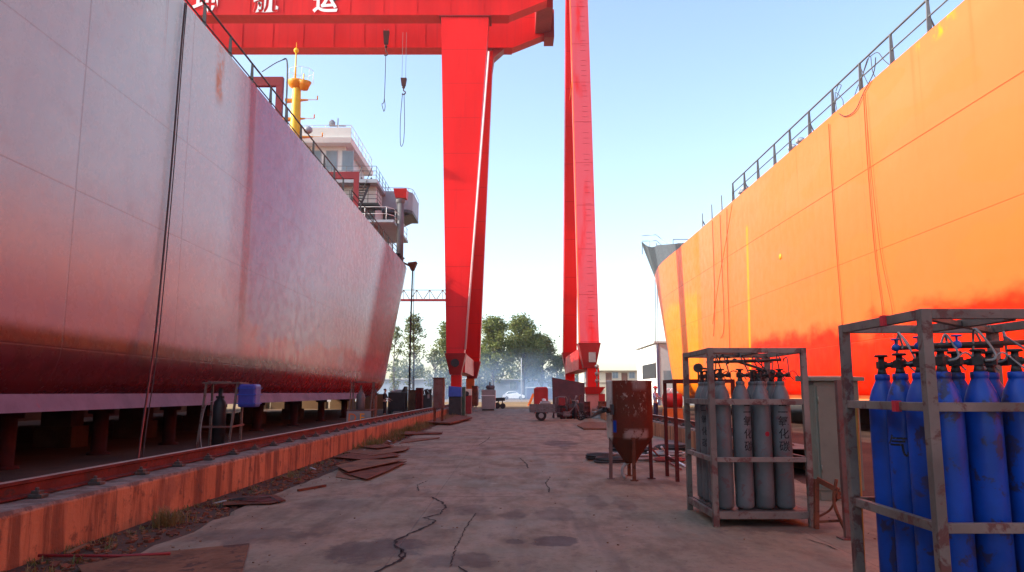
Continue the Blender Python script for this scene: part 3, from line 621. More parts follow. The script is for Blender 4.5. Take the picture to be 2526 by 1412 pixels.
# bridge deck with wing
xw = at(1018, 500, Y0).x
m = MB(); m.hexa([(-20.8, Y0 - 1.2, zbd - 0.3), (-10.9, Y0 - 1.2, zbd - 0.3), (-10.9, Y0 + 10, zbd - 0.3), (-20.8, Y0 + 10, zbd - 0.3)], [(-20.8, Y0 - 1.2, zbd), (-10.9, Y0 - 1.2, zbd), (-10.9, Y0 + 10, zbd), (-20.8, Y0 + 10, zbd)]); m.build('bridge_deck', M['ship_grey'], so)
m = MB()
for hh in (0.35, 0.7, 1.1): m.tube([(-20.8, Y0 - 1.1, zbd + hh), (-11, Y0 - 1.1, zbd + hh), (-11, Y0 + 9.8, zbd + hh)], 0.022, 5)
for i in range(9): m.cyl((-20.8 + i * 9.8 / 8, Y0 - 1.1, zbd), (-20.8 + i * 9.8 / 8, Y0 - 1.1, zbd + 1.1), 0.025, n=5)
for i in range(1, 8): m.cyl((-11, Y0 - 1.1 + i * 1.5, zbd), (-11, Y0 - 1.1 + i * 1.5, zbd + 1.1), 0.025, n=5)
m.build('deck_rail', M['rail_grey'], so)
# port wing: solid curved dodger on a bracketed slab
YW = 63.0; a = at(955, 466, YW); b = at(1017, 486, YW); c_ = at(1017, 522, YW); d_ = at(952, 500, YW)
wl = []; 
for i in range(9):
    t = i / 8; ang = math.pi / 2 * t; wl.append(Vector((a.x + (b.x - a.x) * (0.0 if i == 0 else math.sin(ang)), YW + 2.6 * (1 - math.cos(ang)) * (1 if i else 0), 0)))
wl = [Vector((a.x - 1.5, YW, 0)), Vector((a.x, YW, 0)), Vector((b.x - 0.9, YW, 0)), Vector((b.x - 0.35, YW + 0.15, 0)), Vector((b.x - 0.05, YW + 0.6, 0)), Vector((b.x, YW + 1.4, 0)), Vector((b.x, YW + 4.5, 0))]
zlo, zhi = at(1000, 516, YW).z, at(1000, 472, YW).z
m = MB(); m.grid([[Vector((p.x, p.y, zlo + (0.0 if k else 0.2))) , Vector((p.x, p.y, zhi))] for k, p in enumerate(wl)], False); m.grid([[Vector((p.x - 0.06, p.y + 0.06, zlo)), Vector((p.x - 0.06, p.y + 0.06, zhi))] for p in wl], False)
m.grid([[Vector((p.x, p.y, zhi)), Vector((p.x - 0.06, p.y + 0.06, zhi))] for p in wl], False); m.build('bridge_wing', M['ship_grey'], so)
m = MB(); m.prism([(p.x, p.y, zlo - 0.02) for p in wl] + [(a.x - 1.5, YW + 4.5, zlo - 0.02)], (0, 0, -0.25))
m.add([(a.x - 1.5, YW + 0.5, zlo - 0.27), (b.x - 0.3, YW + 0.8, zlo - 0.27), (a.x - 1.5, YW + 0.5, zlo - 1.8), (a.x - 1.5, YW + 4.2, zlo - 0.27), (b.x - 0.3, YW + 4, zlo - 0.27), (a.x - 1.5, YW + 4.2, zlo - 1.8)], [(0, 1, 2), (3, 5, 4), (1, 4, 5, 2), (0, 3, 4, 1)]); m.build('wing_floor', M['bow_grey'], so)
m = MB(); m.tube([(p.x, p.y, zhi + 0.3) for p in wl], 0.025, 5)
for p in wl[1:]: m.cyl((p.x, p.y, zhi), (p.x, p.y, zhi + 0.3), 0.02, n=5)
m.build('wing_rail', M['ship_grey'], so)
m = MB(); m.b2((a.x - 4, YW + 1, LZT), (a.x - 1.5, YW + 5, zlo)); m.build('wing_trunk', M['bow_grey'], so)
# stair from the lower deck to the bridge deck, and the lower deck rail
m = MB(); p0 = at(918, 545, 61.5); p1 = at(922, 470, 63.5)
for sx in (-0.42, 0.42): m.bar((p0.x + sx, p0.y, p0.z), (p1.x + sx, p1.y, p1.z), 0.05, 0.2)
for k in range(9): q = p0.lerp(p1, (k + 0.5) / 9); m.box((q.x, q.y, q.z), (0.8, 0.24, 0.04))
for sx in (-0.45, 0.45): m.tube([(p0.x + sx, p0.y, p0.z + 0.9), (p1.x + sx, p1.y, p1.z + 0.9)], 0.025, 5)
m.build('stair', M['rail_grey'], so)
m = MB(); q0 = at(880, 500, 58.2); q1 = at(905, 440, 59.6)
for sx in (-0.4, 0.4): m.bar((q0.x + sx, q0.y, q0.z), (q1.x + sx, q1.y, q1.z), 0.06, 0.22)
for k in range(9): q = q0.lerp(q1, (k + 0.5) / 9); m.box((q.x, q.y, q.z), (0.76, 0.24, 0.05))
for sx in (-0.43, 0.43): m.tube([(q0.x + sx, q0.y, q0.z + 0.95), (q1.x + sx, q1.y, q1.z + 0.95)], 0.03, 5)
m.build('stair', M['black'], so)
m = MB(); zp = at(900, 505, 58.5).z; m.b2((-14.5, 57.9, zp - 0.15), (-10.6, 59.9, zp)); m.build('platform', M['black'], so)
m = MB()
for hh in (0.35, 0.7, 1.05): m.tube([(-14.4, 58.0, zp + hh), (-10.7, 58.0, zp + hh), (-10.7, 59.8, zp + hh)], 0.025, 5)
for i in range(6): m.cyl((-14.4 + i * 0.74, 58.0, zp), (-14.4 + i * 0.74, 58.0, zp + 1.05), 0.028, n=5)
m.build('platform_rail', M['rail_black'], so)
m = MB(); m.b2((-13.6, 59.2, LZT), (-11.21, 59.98, zp - 0.16)); m.build('deck_locker', M['bow_grey'], so)
m = MB(); m.cyl((-15.0, 62, zr2), (-15.0, 62, zr2 + 2.6), 0.05, n=6); m.box((-15.0, 62, zr2 + 1.9), (1.4, 0.08, 0.08)); m.lathe([(0, 0), (0.28, 0.02), (0.28, 0.3), (0.1, 0.5), (0, 0.52)], (-15.5, 62, zr2 + 1.95), 10); m.build('aerial', M['ship_grey'], wo)
zld = at(930, 552, 59).z
m = MB(); m.b2((-13.5, 57.6, zld - 0.2), (-9.3, 66, zld)); m.build('lower_deck', M['ship_grey'], so)
m = MB()
for hh in (0.5, 1.05): m.tube([(-13.4, 57.7, zld + hh), (-9.9, 57.7, zld + hh), (-9.4, 58.4, zld + hh), (-9.4, 66, zld + hh)], 0.028, 5)
for x, y in [(-13.4, 57.7), (-11.6, 57.7), (-9.9, 57.7), (-9.4, 59), (-9.4, 60.6), (-9.4, 62.2), (-9.4, 63.8), (-9.4, 65.8)]: m.cyl((x, y, zld), (x, y, zld + 1.05), 0.03, n=5)
m.build('deck_rail', M['ship_white'], so)
m = MB()
for i in range(7): m.box((-9.6 + rng.uniform(-0.5, 0.3), 50 + i * 1.4, LZT + 0.35), (0.5, 0.6, 0.7 + rng.uniform(-0.2, 0.4)))
for i in range(3): m.lathe([(0.25, 0), (0.25, 0.55), (0.34, 0.56), (0.34, 0.64), (0, 0.66)], (-8.95, 57.5 + i * 0.9, LZT), 10)
m.build('mooring_bollard', M['black'], shl)
# black exhaust pipe with red box, and the stern fairlead
px = at(988, 560, 58.5); m = MB(); zt_ = at(986, 488, 58.5).z
m.cyl((px.x, 58.5, LZT), (px.x - 0.05, 58.5, zt_), 0.28, n=12); m.lathe([(0.3, -0.5), (0.38, -0.35), (0.36, -0.12)], (px.x - 0.05, 58.5, zt_), 12); po = m.build('vent_pipe', M['rail_grey'], shl)
m = MB(); zq = at(986, 470, 58.5).z; m.hexa([(px.x - 0.4, 58.1, zt_ - 0.1), (px.x + 0.45, 58.1, zt_ - 0.1), (px.x + 0.45, 58.9, zt_ - 0.1), (px.x - 0.4, 58.9, zt_ - 0.1)], [(px.x - 0.55, 57.9, zq), (px.x + 0.5, 57.9, zq), (px.x + 0.5, 59.1, zq), (px.x - 0.55, 59.1, zq)]); m.build('vent_cowl', M['red_paint'], po)
q = at(1018, 657, 63.0); m = MB(); m.hexa([(q.x - 0.15, 62.8, q.z - 0.35), (q.x + 0.1, 62.8, q.z - 0.35), (q.x + 0.1, 63.4, q.z - 0.35), (q.x - 0.15, 63.4, q.z - 0.35)], [(q.x - 0.4, 62.6, q.z + 0.25), (q.x + 0.35, 62.6, q.z + 0.35), (q.x + 0.35, 63.6, q.z + 0.35), (q.x - 0.4, 63.6, q.z + 0.25)]); m.bar((q.x - 0.2, 63, q.z), (q.x - 1.2, 63, q.z + 0.5), 0.15); m.build('fairlead', M['rust'], shl)
FAIR = q

# ---- ship on the right
RX = 11.6; RZT = 11.4
shr = thing('cargo_ship', 'bright orange sunlit cargo ship with grey bow standing at the right', 'ship', (19, 35, 1.0))
make_hull('hull', RX, 1, -6, 48.5, 55.5, 26, 26, 7.0, 1.0, RZT, shr, M['hull_right'], 0.55)
m = MB(); m.add([(RX - 0.02, -6, 1.0), (RX - 0.02, 44, 1.0), (RX + 0.4, 46, 1.16), (RX + 0.13, 44, 1.34), (RX + 0.13, -6, 1.34)], [(0, 1, 2, 3, 4)])
m.add([(RX - 0.02, -6, 1.0), (RX + 1.3, -6, 0.996), (RX + 1.3, 46, 0.996), (RX - 0.02, 44, 1.0)], [(0, 1, 2, 3)])
mk('keel_orange', (0.62, 0.22, 0.09), 0.5, 0.1, 1.0); m.build('bilge_keel', M['keel_orange'], shr)
def rz_(y): return RZT
ry = [14.0, 16.0, 18.0, 20.0, 22.1, 24.2, 26.4, 28.6, 30.7, 32.6, 34.9, 37.0, 39.0]
railing(shr, RX, 0.22, ry, rz_, 1.12, M['rail_grey'], 0.085, (3, 7, 11), (1.12, 0.6))
for i, y in enumerate((41.2, 43.3, 45.5)):
    s = MB(); x = RX + 0.22; s.hexa([(x - 0.02, y - 0.09, RZT - 0.05), (x + 0.02, y - 0.09, RZT - 0.05), (x + 0.02, y + 0.09, RZT - 0.05), (x - 0.02, y + 0.09, RZT - 0.05)], [(x - 0.02, y - 0.03, RZT + 1.05), (x + 0.02, y - 0.03, RZT + 1.05), (x + 0.02, y + 0.03, RZT + 1.05), (x - 0.02, y + 0.03, RZT + 1.05)])
    if i == 2: s.bar((x + 0.4, y + 0.3, RZT), (x, y, RZT + 0.6), 0.06, 0.03)
    s.build('stanchion', M['rail_grey'], shr)
for u, v, Y in ((1835, 474, 38.5), (1952, 368, 31.8), (1967, 350, 30.9), (1824, 480, 39.2)):
    x = RX + 0.75; s = MB(); s.lathe([(0.11, 0), (0.11, 0.62), (0.2, 0.64), (0.22, 0.74), (0.12, 0.84), (0, 0.86)], (x, Y, RZT - 0.02), 12); s.build('vent', M['ship_grey'], shr)
# forecastle: grey bulwark wrapping the bow above the orange deck line
def bow_x(y, t=1.0):
    z0, l0 = lerp(48.5, 55.5, t), 26.0; s = max(0.0, min(1.0, (y - z0) / l0)); return 7.0 * s * s
rows = []; rows2 = []
ylist = [49.6 + i * 0.6 for i in range(42)]
def deckz(y): return RZT + 0.55 * max(0, (y - 48.5) / 33.0) ** 2
def bw(y):  # top of the bulwark and its flare
    if y < 58.7: return 0.02 + 1.6 * (y - 49.5) / 9.2
    return 1.62 + 1.7 * min(1, (y - 58.7) / 7.5) ** 1.6
outer = []
for y in ylist:
    h = bow_x(y); hb = bow_x(y - 8.6 * min(1.0, max(0.0, (y - 51.0) / 15.0)) ** 1.3 + max(0.0, y - 65.0) * 0.9); zb_ = deckz(y)
    outer.append((Vector((RX + h, y, zb_ - 0.03)), Vector((RX + hb - 0.03, y + 0.1, zb_ + bw(y)))))
m = MB(); m.grid([[a, a.lerp(b, 0.5), b] for a, b in outer]); m.grid([[a + Vector((0.07, -0.02, 0)), b + Vector((0.07, -0.02, 0))] for a, b in outer])
m.grid([[b, b + Vector((0.07, -0.02, 0))] for a, b in outer], False); m.grid([[a, b, b + Vector((0.07, -0.02, 0)), a + Vector((0.07, -0.02, 0))] for a, b in outer[:1]] * 1 + [[a, b, b + Vector((0.07, -0.02, 0)), a + Vector((0.07, -0.02, 0))] for a, b in outer[:1]], False)
# far side
m.grid([[Vector((2 * RX + 14 - a.x, a.y, a.z)), Vector((2 * RX + 14 - b.x, b.y, b.z))] for a, b in outer])
m.build('bulwark', M['bow_grey'], shr)
m = MB(); m.b2((RX + 1.4, 60.5, RZT), (RX + 11, 62, RZT + 1.55)); m.build('forecastle_wall', M['bow_grey'], shr)
m = MB()
for k in range(6): m.box((RX + 1.1, 57.2 + k * 0.5, RZT + 0.15 + 0.27 * k), (1.0, 0.55, 0.09))
for sx in (0.58, 1.62): m.bar((RX + sx, 56.9, RZT), (RX + sx, 60.2, RZT + 1.7), 0.06, 0.25)
m.build('stair', M['ship_grey'], shr)
def hand(pts, posts, parent, mat, name='hand_rail'):
    m = MB()
    for hh in (1.0, 0.5): m.tube([(p[0], p[1], p[2] + hh) for p in pts], 0.03, 5)
    for p in posts: m.cyl(p, (p[0], p[1], p[2] + 1.0), 0.03, n=5)
    return m.build(name, mat, parent)
f1 = [at(1594, 592, 66), at(1628, 598, 61)]; zt1 = f1[0].z
hand([(RX + 0.15, 66.5, deckz(66) + 2.9), (RX + 0.55, 62.0, deckz(62) + 2.1), (RX + 0.6, 58.0, deckz(58) + 0.6)], [(RX + 0.15, 66.5, deckz(66) + 2.2), (RX + 0.35, 64.0, deckz(64) + 2.0), (RX + 0.55, 62.0, deckz(62) + 1.4), (RX + 0.6, 58.0, deckz(58) + 0.2)], shr, M['ship_grey'])
hand([(RX + 1.7, 57.0, RZT + 0.2), (RX + 1.7, 60.8, RZT + 1.55), (RX + 9, 60.8, RZT + 1.55)], [(RX + 1.7, 57.0, RZT), (RX + 1.7, 60.8, RZT + 1.5), (RX + 3.4, 60.8, RZT + 1.5), (RX + 5.1, 60.8, RZT + 1.5), (RX + 6.8, 60.8, RZT + 1.5)], shr, M['ship_grey'])
m = MB()
for y, z in ((31.9, 7.25),): m.ball((RX - 0.01, y, z), (0.05, 0.13, 0.13), 8)
m.build('lifting_pad', M['mast_orange'], shr)

# ---- posts that carry the ships
def post(x, y, h, label, group, mat):
    m = MB(); m.lathe([(0.26, 0), (0.26, 0.06), (0.17, 0.07), (0.17, h - 0.14), (0.28, h - 0.13), (0.28, h)], (x, y, 0), 16)
    m.build('support_post', mat, None, label, 'post', group, base=(x, y, 0))
for i, y in enumerate((11.5, 14.6, 18.0, 21.4, 25.0, 29.0, 33.5, 38.5, 44.0)):
    post(-9.62 - 0.05 * (i % 3), y, 1.085, 'rusty red support post under the lilac hull, %s from the camera in the outer row' % ORD[i], 'posts under the left ship', M['post_dark'])
for i, y in enumerate((13.0, 16.8, 20.5, 24.5, 29.5, 35.5, 42.0)):
    m = MB(); m.b2((-12.6, y - 0.4, 0), (-11.6, y + 0.4, 0.55)); m.b2((-12.5, y - 0.3, 0.552), (-11.7, y + 0.3, 1.09))
    m.build('keel_block', M['timber'], None, 'stacked keel block deep under the lilac hull, %s from the camera' % ORD[i], 'block', 'blocks under the left ship', base=(-12.1, y, 0))
for i, y in enumerate((14.5, 18.5, 22.5, 26.5, 31.0, 36.0, 42.0)):
    post(12.9, y, 0.985, 'rusty support post under the orange hull, %s from the camera' % ORD[i], 'posts under the right ship', M['rust'])
for i, y in enumerate((16.0, 22.0, 28.0, 35.0)):
    m = MB(); m.b2((15.5, y - 0.5, 0), (16.6, y + 0.5, 0.985)); m.build('keel_block', M['timber'], None, 'timber keel block under the orange hull, %s from the camera' % ORD[i], 'block', 'blocks under the right ship')

# added dark wall beyond the left ship, hides the lit ground under its hull
t = thing('added_screening_wall', 'added dark wall hiding the lit ground beyond the lilac hull', 'wall', (-25, 25, 0))
m = MB(); m.b2((-25.6, -12, 0), (-25, 66, 2.6)); m.build('wall', M['soil'], t)

for i, x in enumerate((-22.6, -20.1, -17.4, -14.9, -12.2)):  # added block stacks that hide the lit ground behind the hull
    m = MB(); m.b2((x - 1.05, 66.5, 0), (x + 1.05, 67.6, 0.62)); m.b2((x - 1.0, 66.6, 0.622), (x + 0.95, 67.5, 1.3))
    m.build('added_screening_block', M['soil'], None, 'added dark screening blocks under the stern of the lilac hull, %s stack from the left' % ORD[i], 'block', 'screening blocks under the stern', base=(x, 67, 0))
# ================================================================ GANTRY CRANES
def slab(m, p4, depth):  # four front corners (bl, br, tr, tl) pushed back along +Y
    f = [Vector(p) for p in p4]; b = [p + Vector((0, d, 0)) for p, d in zip(f, depth if isinstance(depth, (list, tuple)) else [depth] * 4)]
    return m.hexa([f[0], f[1], b[1], b[0]], [f[3], f[2], b[2], b[3]])
NB, NTp, FB, FTp = 55.0, 59.0, 70.0, 65.0
cr1 = thing('gantry_crane', 'red gantry crane with white lettered girder spanning the lilac ship', 'crane', (-4.25, 62, 0.6))
nbl, nbr = at(1101, 872, NB), at(1145, 872, NB); ntl, ntr = at(1088, 40, NTp), at(1206, 40, NTp)
m = MB(); slab(m, (nbl, nbr, ntr, ntl), 1.5)
lg = m.build('leg', M['crane_red'], cr1)
fbl = Vector((nbl.x, FB, nbl.z)); fbr = Vector((nbr.x, FB, nbr.z)); fbr.x = at(1183, 872, FB).x; fbl.x = fbr.x - (nbr.x - nbl.x) * 1.1
ftz = at(1263, 125, FTp).z
ftr = Vector((at(1216, 125, FTp).x, FTp, ftz)); ftl = Vector((ntl.x, FTp, ftz))
m = MB(); slab(m, (fbl, fbr, ftr, ftl), 1.5); lg2 = m.build('leg', M['crane_red'], cr1)
# knees: tapered feet of the legs, and the bogies on the rail
def knee(pl, pr, depth, zlo, shrink, hole, par, mat='crane_red', panel=None):
    m = MB(); c = (pl.x + pr.x) / 2; hw = (pr.x - pl.x) / 2
    y0_ = pl.y - 0.12; y1_ = pl.y + depth + 0.12; z1 = pl.z
    m.hexa([(c - hw * shrink, y0_ + 0.25, zlo), (c + hw * shrink, y0_ + 0.25, zlo), (c + hw * shrink, y1_ - 0.25, zlo), (c - hw * shrink, y1_ - 0.25, zlo)],
           [(c - hw - 0.1, y0_, z1), (c + hw + 0.1, y0_, z1), (c + hw + 0.1, y1_, z1), (c - hw - 0.1, y1_, z1)])
    k = m.build('leg_foot', M['crane_dark'], par)
    if hole:
        m = MB(); m.cyl((c, y0_ - 0.1, lerp(zlo, z1, 0.55)), (c, y0_ + 0.2, lerp(zlo, z1, 0.55)), 0.3, n=18); m.build('pin_hole', M['black'], k)
    if panel:
        m = MB(); m.box((c + 0.15, y0_ + 0.05, lerp(zlo, z1, 0.42)), (0.42, 0.16, 0.62)); m.build('sign_plate', M['cab_grey'], k)
    return k
zk = at(1125, 925, NB).z
knee(nbl, nbr, 1.5, zk, 0.62, True, lg); knee(fbl, fbr, 1.5, zk, 0.62, False, lg2)
def bogie(c, y, zr, zt, par, mat):
    b = MB(); b.box((c, y, (zt + zr + 1.0) / 2), (0.75, 1.0, zt - zr - 1.0)); b.hexa([(c - 0.3, y - 1.9, zr + 0.25), (c + 0.3, y - 1.9, zr + 0.25), (c + 0.3, y + 1.9, zr + 0.25), (c - 0.3, y + 1.9, zr + 0.25)], [(c - 0.3, y - 0.7, zr + 1.0), (c + 0.3, y - 0.7, zr + 1.0), (c + 0.3, y + 0.7, zr + 1.0), (c - 0.3, y + 0.7, zr + 1.0)])
    o = b.build('bogie', mat, par)
    for s_ in (-1.4, -0.5, 0.5, 1.4):
        w_ = MB(); w_.cyl((c - 0.1, y + s_, zr + 0.26), (c + 0.1, y + s_, zr + 0.26), 0.25, n=14); w_.build('wheel', M['pipe_dark'], o)
bogie(rail_x(NB) + 0.15, NB + 0.8, 0.655, zk, cr1, M['crane_red']); bogie(rail_x(FB) + 0.25, FB + 0.8, 0.655, zk, cr1, M['orange_paint'])
# sill beam between the feet
def sill(xa, xb, ya, yb, z0, z1, par):
    m = MB(); m.hexa([(xa, ya, z0), (xb, ya, z0), (xb, yb, z0), (xa, yb, z0)], [(xa, ya, z1), (xb, ya, z1), (xb, yb, z1), (xa, yb, z1)]); return m.build('sill_beam', M['crane_red'], par)
sz0, sz1 = at(1147, 918, NB).z, at(1147, 870, NB).z
sill(nbr.x - 1.0, nbr.x - 0.02, NB + 1.65, FB - 0.15, sz0, sz1, cr1)
# pale strip along the near leg: its sunlit edge put into the colour
m = MB(); q0 = at(1146, 862, NB - 0.15); q1 = at(1204, 128, NTp - 0.5); m.tube([q0 + Vector((0.06, 0, 0)), q1 + Vector((0.06, 0, 0))], 0.075, 8)
mk('lit_edge_pale', (0.80, 0.55, 0.52), 0.5, 0.05, 1.0); m.build('leg_lit_edge', M['lit_edge_pale'], cr1)
# box girders
gzb = at(1263, 38, NTp).z; GH = 3.6; GW = 1.25
def girder(y, x0, x1, tip, par):
    m = MB(); c = 0.12
    m.prism([(x0, y, gzb), (x1, y, gzb), (x1 + tip, y, gzb + 1.35), (x1 + tip, y, gzb + GH), (x0, y, gzb + GH)], (0, GW, 0))
    m.b2((x0, y - 0.12, gzb - 0.03), (x1 - 0.03, y + GW + 0.12, gzb + 0.001)); return m.build('girder', M['crane_red'], par)
gy1 = NTp; gy2 = FTp
xe = at(1256, 38, NTp).x; tip = at(1350, 0, NTp).x - xe
g1 = girder(gy1, -38, xe, tip, cr1); g2 = girder(gy2, -38, xe + 0.25, tip, cr1)
for p_ in (g1, g2):
    yy = gy1 if p_ == g1 else gy2
    m = MB()
    for i in range(13): m.b2((-36 + i * 2.8, yy - 0.025, gzb + 0.05), (-36 + i * 2.8 + 0.04, yy - 0.001, gzb + GH - 0.05))
    m.build('stiffener', M['crane_red'], p_)
m = MB(); xt = xe + tip; m.b2((xt - 0.85, gy1 + GW + 0.02, gzb + 1.4), (xt + 0.55, gy2 + GW + 0.4, gzb + GH - 0.2)); m.b2((xt + 0.02, gy2 - 0.3, gzb + 0.9), (xt + 0.9, gy2 + GW + 0.3, gzb + GH)); m.build('end_tie', M['crane_dark'], cr1)
# haunch under each girder where the leg meets it
m = MB(); m.b2((ntl.x - 0.15, gy1 - 0.10, gzb - 0.12), (ntr.x + 0.2, gy1 + 1.7, gzb - 0.035)); m.build('leg_flange', M['crane_dark'], cr1)
m = MB(); m.prism([(ftr.x - 0.02, gy2 + 0.05, gzb - 0.05), (ftr.x + 1.0, gy2 + 0.05, gzb - 0.05), (ftr.x + 0.1, gy2 + 0.05, gzb - 0.9), (ftr.x - 0.05, gy2 + 0.05, gzb - 2.0)], (0, 1.2, 0)); m.build('haunch', M['crane_dark'], cr1)
# far side support at the other end of the girders (beyond the ship)
m = MB(); m.b2((-36, gy1 + 0.1, 0.6), (-34.6, gy1 + 1.2, gzb - 0.04)); m.build('leg', M['crane_red'], cr1)
m = MB(); m.b2((-36, gy2 + 0.1, 0.6), (-34.6, gy2 + 1.2, gzb - 0.04)); m.build('leg', M['crane_red'], cr1)
# lettering, cut off by the top of the picture
CHH = 3.0
for ch, u in (('坤', 505), ('航', 655), ('运', 802)):
    me = text_mesh(ch, CHH * 1.06, 0.02, 0.022); xs = [v.co.x for v in me.vertices]; zsv = [v.co.y for v in me.vertices]
    cx = (min(xs) + max(xs)) / 2; y0v = min(zsv); bx = at(u, 32, gy1).x; bz = at(u, 32, gy1).z
    for v in me.vertices:
        k = 66 / 1850.0 * gy1 / max(0.1, max(xs) - min(xs)); v.co = Vector(((v.co.x - cx) * k + bx, gy1 - 0.03 - v.co.z, (v.co.y - y0v) * k + bz)) - cr1.location
    me.materials.append(M['letter_white']); o = bpy.data.objects.new('lettering', me); COL.objects.link(o); o.parent = g1
# ---- crane over the right ship
cr2 = thing('gantry_crane', 'red gantry crane on the right track with climbing rungs up its leg', 'crane', (5.1, 55, 0.6))
NB2, FB2, NT2, FT2, ZT2 = 48.0, 62.0, 52.0, 58.0, 37.0
a0, a1 = at(1431, 846, NB2), at(1478, 846, NB2); b0, b1 = at(1408, 0, NT2 - 0.3), at(1450, 0, NT2 - 0.3)
def ext(p, q, z): return p + (q - p) * ((z - p.z) / (q.z - p.z))
t0, t1 = ext(a0, b0, ZT2), ext(a1, b1, ZT2)
m = MB(); slab(m, (a0, a1, t1, t0), 1.3); l1 = m.build('leg', M['crane_sky_tint'], cr2)
c0, c1 = at(1390, 870, FB2), at(1423, 870, FB2); d0, d1 = at(1397, 0, FT2 + 0.3), at(1425, 0, FT2 + 0.3)
e0, e1 = ext(c0, d0, ZT2), ext(c1, d1, ZT2)
m = MB(); slab(m, (c0, c1, e1, e0), 1.3); l2 = m.build('leg', M['crane_red'], cr2)
zk2 = at(1455, 908, NB2).z
knee(a0, a1, 1.3, zk2, 0.62, False, l1, panel=True); knee(c0, c1, 1.3, zk2, 0.62, False, l2)
bogie(railr_x(NB2) , NB2 + 0.7, 0.655, zk2, cr2, M['crane_red']); bogie((c0.x + c1.x) / 2, FB2 + 0.7, 0.655, zk2, cr2, M['crane_red'])
s0, s1 = at(1430, 910, NB2).z, at(1430, 858, NB2).z
sill(a0.x + 0.02, a0.x + 0.95, NB2 + 1.45, FB2 - 0.15, s0, s1, cr2)
m = MB()
for i in range(64):
    if i % 9 in (4, 8): continue
    t = 0.03 + i * 0.0125; p = a0.lerp(t0, t); q = a1.lerp(t1, t); m.box(p.lerp(q, 0.62) + Vector((0, -0.008, 0)), (0.36, 0.012, 0.022))
m.build('climbing_rungs', M['crane_sky_tint'], l1)
m = MB(); m.bar(a0 + Vector((-0.03, 0.2, 0)), t0 + Vector((-0.03, 0.2, 0)), 0.05, 0.12); m.bar(at(1412, 200, 51) , at(1407, 246, 53), 0.1); m.build('leg_lit_face', M['orange_paint'], l1)  # sunlight on the leg's left face, put in as an orange strip
gz2 = ZT2
for y in (NT2 - 0.2, FT2):
    m = MB(); m.b2((1.5, y, gz2 - 0.02), (63, y + 1.4, gz2 + 3.4)); m.build('girder', M['crane_red'], cr2)
for y in (NT2, FT2 + 0.2):
    m = MB(); m.b2((60, y, 0.6), (61.3, y + 1.0, gz2)); m.build('leg', M['crane_red'], cr2)
# pipework on the near bogie, red bracket and pink machine cabinet on the track
m = MB(); cx_ = railr_x(NB2)
for k in range(3): m.ball((cx_ + 0.15, NB2 - 0.5, 2.15 + 0.45 * k), 0.14, 6)
m.cyl((cx_ + 0.15, NB2 - 0.5, 1.7), (cx_ + 0.15, NB2 - 0.5, 3.2), 0.05, n=6); m.build('buffer', M['cab_grey'], cr2)
tcab = thing('machine_cabinet', 'pink faced control cabinet under a red bracket at the foot of the right crane', 'cabinet', (5.0, 46, 0.0))
p = at(1462, 1000, 46)
m = MB(); m.b2((p.x - 0.38, 45.8, 0.05), (p.x + 0.36, 46.5, at(1462, 972, 46).z)); cb = m.build('body', M['pink_panel'], tcab, bevel=0.02)
m = MB(); za = at(1462, 972, 46).z; zb2 = at(1462, 955, 46).z; m.hexa([(p.x - 0.42, 45.7, za), (p.x + 0.42, 45.7, za), (p.x + 0.42, 46.6, za), (p.x - 0.42, 46.6, za)], [(p.x - 0.5, 45.6, zb2), (p.x + 0.75, 45.6, zb2), (p.x + 0.75, 46.7, zb2), (p.x - 0.5, 46.7, zb2)]); m.prism([(p.x + 0.36, 45.9, 0.1), (p.x + 0.75, 45.9, 0.7), (p.x + 0.75, 45.9, za), (p.x + 0.36, 45.9, za)], (0, 0.5, 0)); m.build('bracket', M['red_paint'], tcab)
# ---- hook blocks with their falls and slings
def hook(u, vb0, vb1, vs1, Y, label, loop):
    ztop = gzb + 0.4; a = at(u, vb0, Y); b = at(u, vb1, Y); s = at(u, vs1, Y)
    t = thing('crane_hook', label, 'hook', (a.x, Y, b.z), group='hooks hanging from the left crane')
    m = MB()
    for dx in (-0.16, 0.16): m.cyl((a.x + dx, Y, a.z), (a.x + dx, Y, ztop), 0.016, n=4)
    m.build('fall_rope', M['wire'], t)
    m = MB(); hh = a.z - b.z; m.hexa([(a.x - 0.17, Y - 0.15, b.z + hh * 0.35), (a.x + 0.17, Y - 0.15, b.z + hh * 0.35), (a.x + 0.17, Y + 0.15, b.z + hh * 0.35), (a.x - 0.17, Y + 0.15, b.z + hh * 0.35)], [(a.x - 0.26, Y - 0.18, a.z), (a.x + 0.26, Y - 0.18, a.z), (a.x + 0.26, Y + 0.18, a.z), (a.x - 0.26, Y + 0.18, a.z)])
    m.build('block', M['maroon'], t)
    m = MB(); m.ball((a.x, Y, b.z + hh * 0.22), 0.14, 6); m.tube([(a.x, Y, b.z + hh * 0.2)] + [(a.x + 0.17 * math.sin(q), Y, b.z - 0.1 - 0.17 + 0.17 * math.cos(q)) for q in [i * 0.5 for i in range(9)]], 0.05, 6); m.build('hook', M['maroon'], t)
    m = MB(); z0 = b.z - 0.3
    if loop: m.tube(smooth_path([(a.x - 0.08, Y, z0), (a.x - 0.22, Y, z0 - (z0 - s.z) * 0.5), (a.x - 0.18, Y, s.z + 0.35), (a.x - 0.05, Y, s.z)], 6), 0.028, 5); m.tube(smooth_path([(a.x + 0.05, Y, z0), (a.x + 0.15, Y, z0 - (z0 - s.z) * 0.55), (a.x + 0.1, Y, s.z + 0.5), (a.x - 0.06, Y, s.z)], 6), 0.028, 5)
    else: m.tube(smooth_path([(a.x, Y, z0), (a.x - 0.03, Y, s.z + 1.2), (a.x - 0.22, Y, s.z + 0.7), (a.x - 0.04, Y, s.z)], 6), 0.03, 5); m.tube(smooth_path([(a.x - 0.03, Y, s.z + 1.2), (a.x + 0.06, Y, s.z + 0.5), (a.x, Y, s.z + 0.05)], 5), 0.03, 5)
    m.build('sling', M['rope_dark'], t)
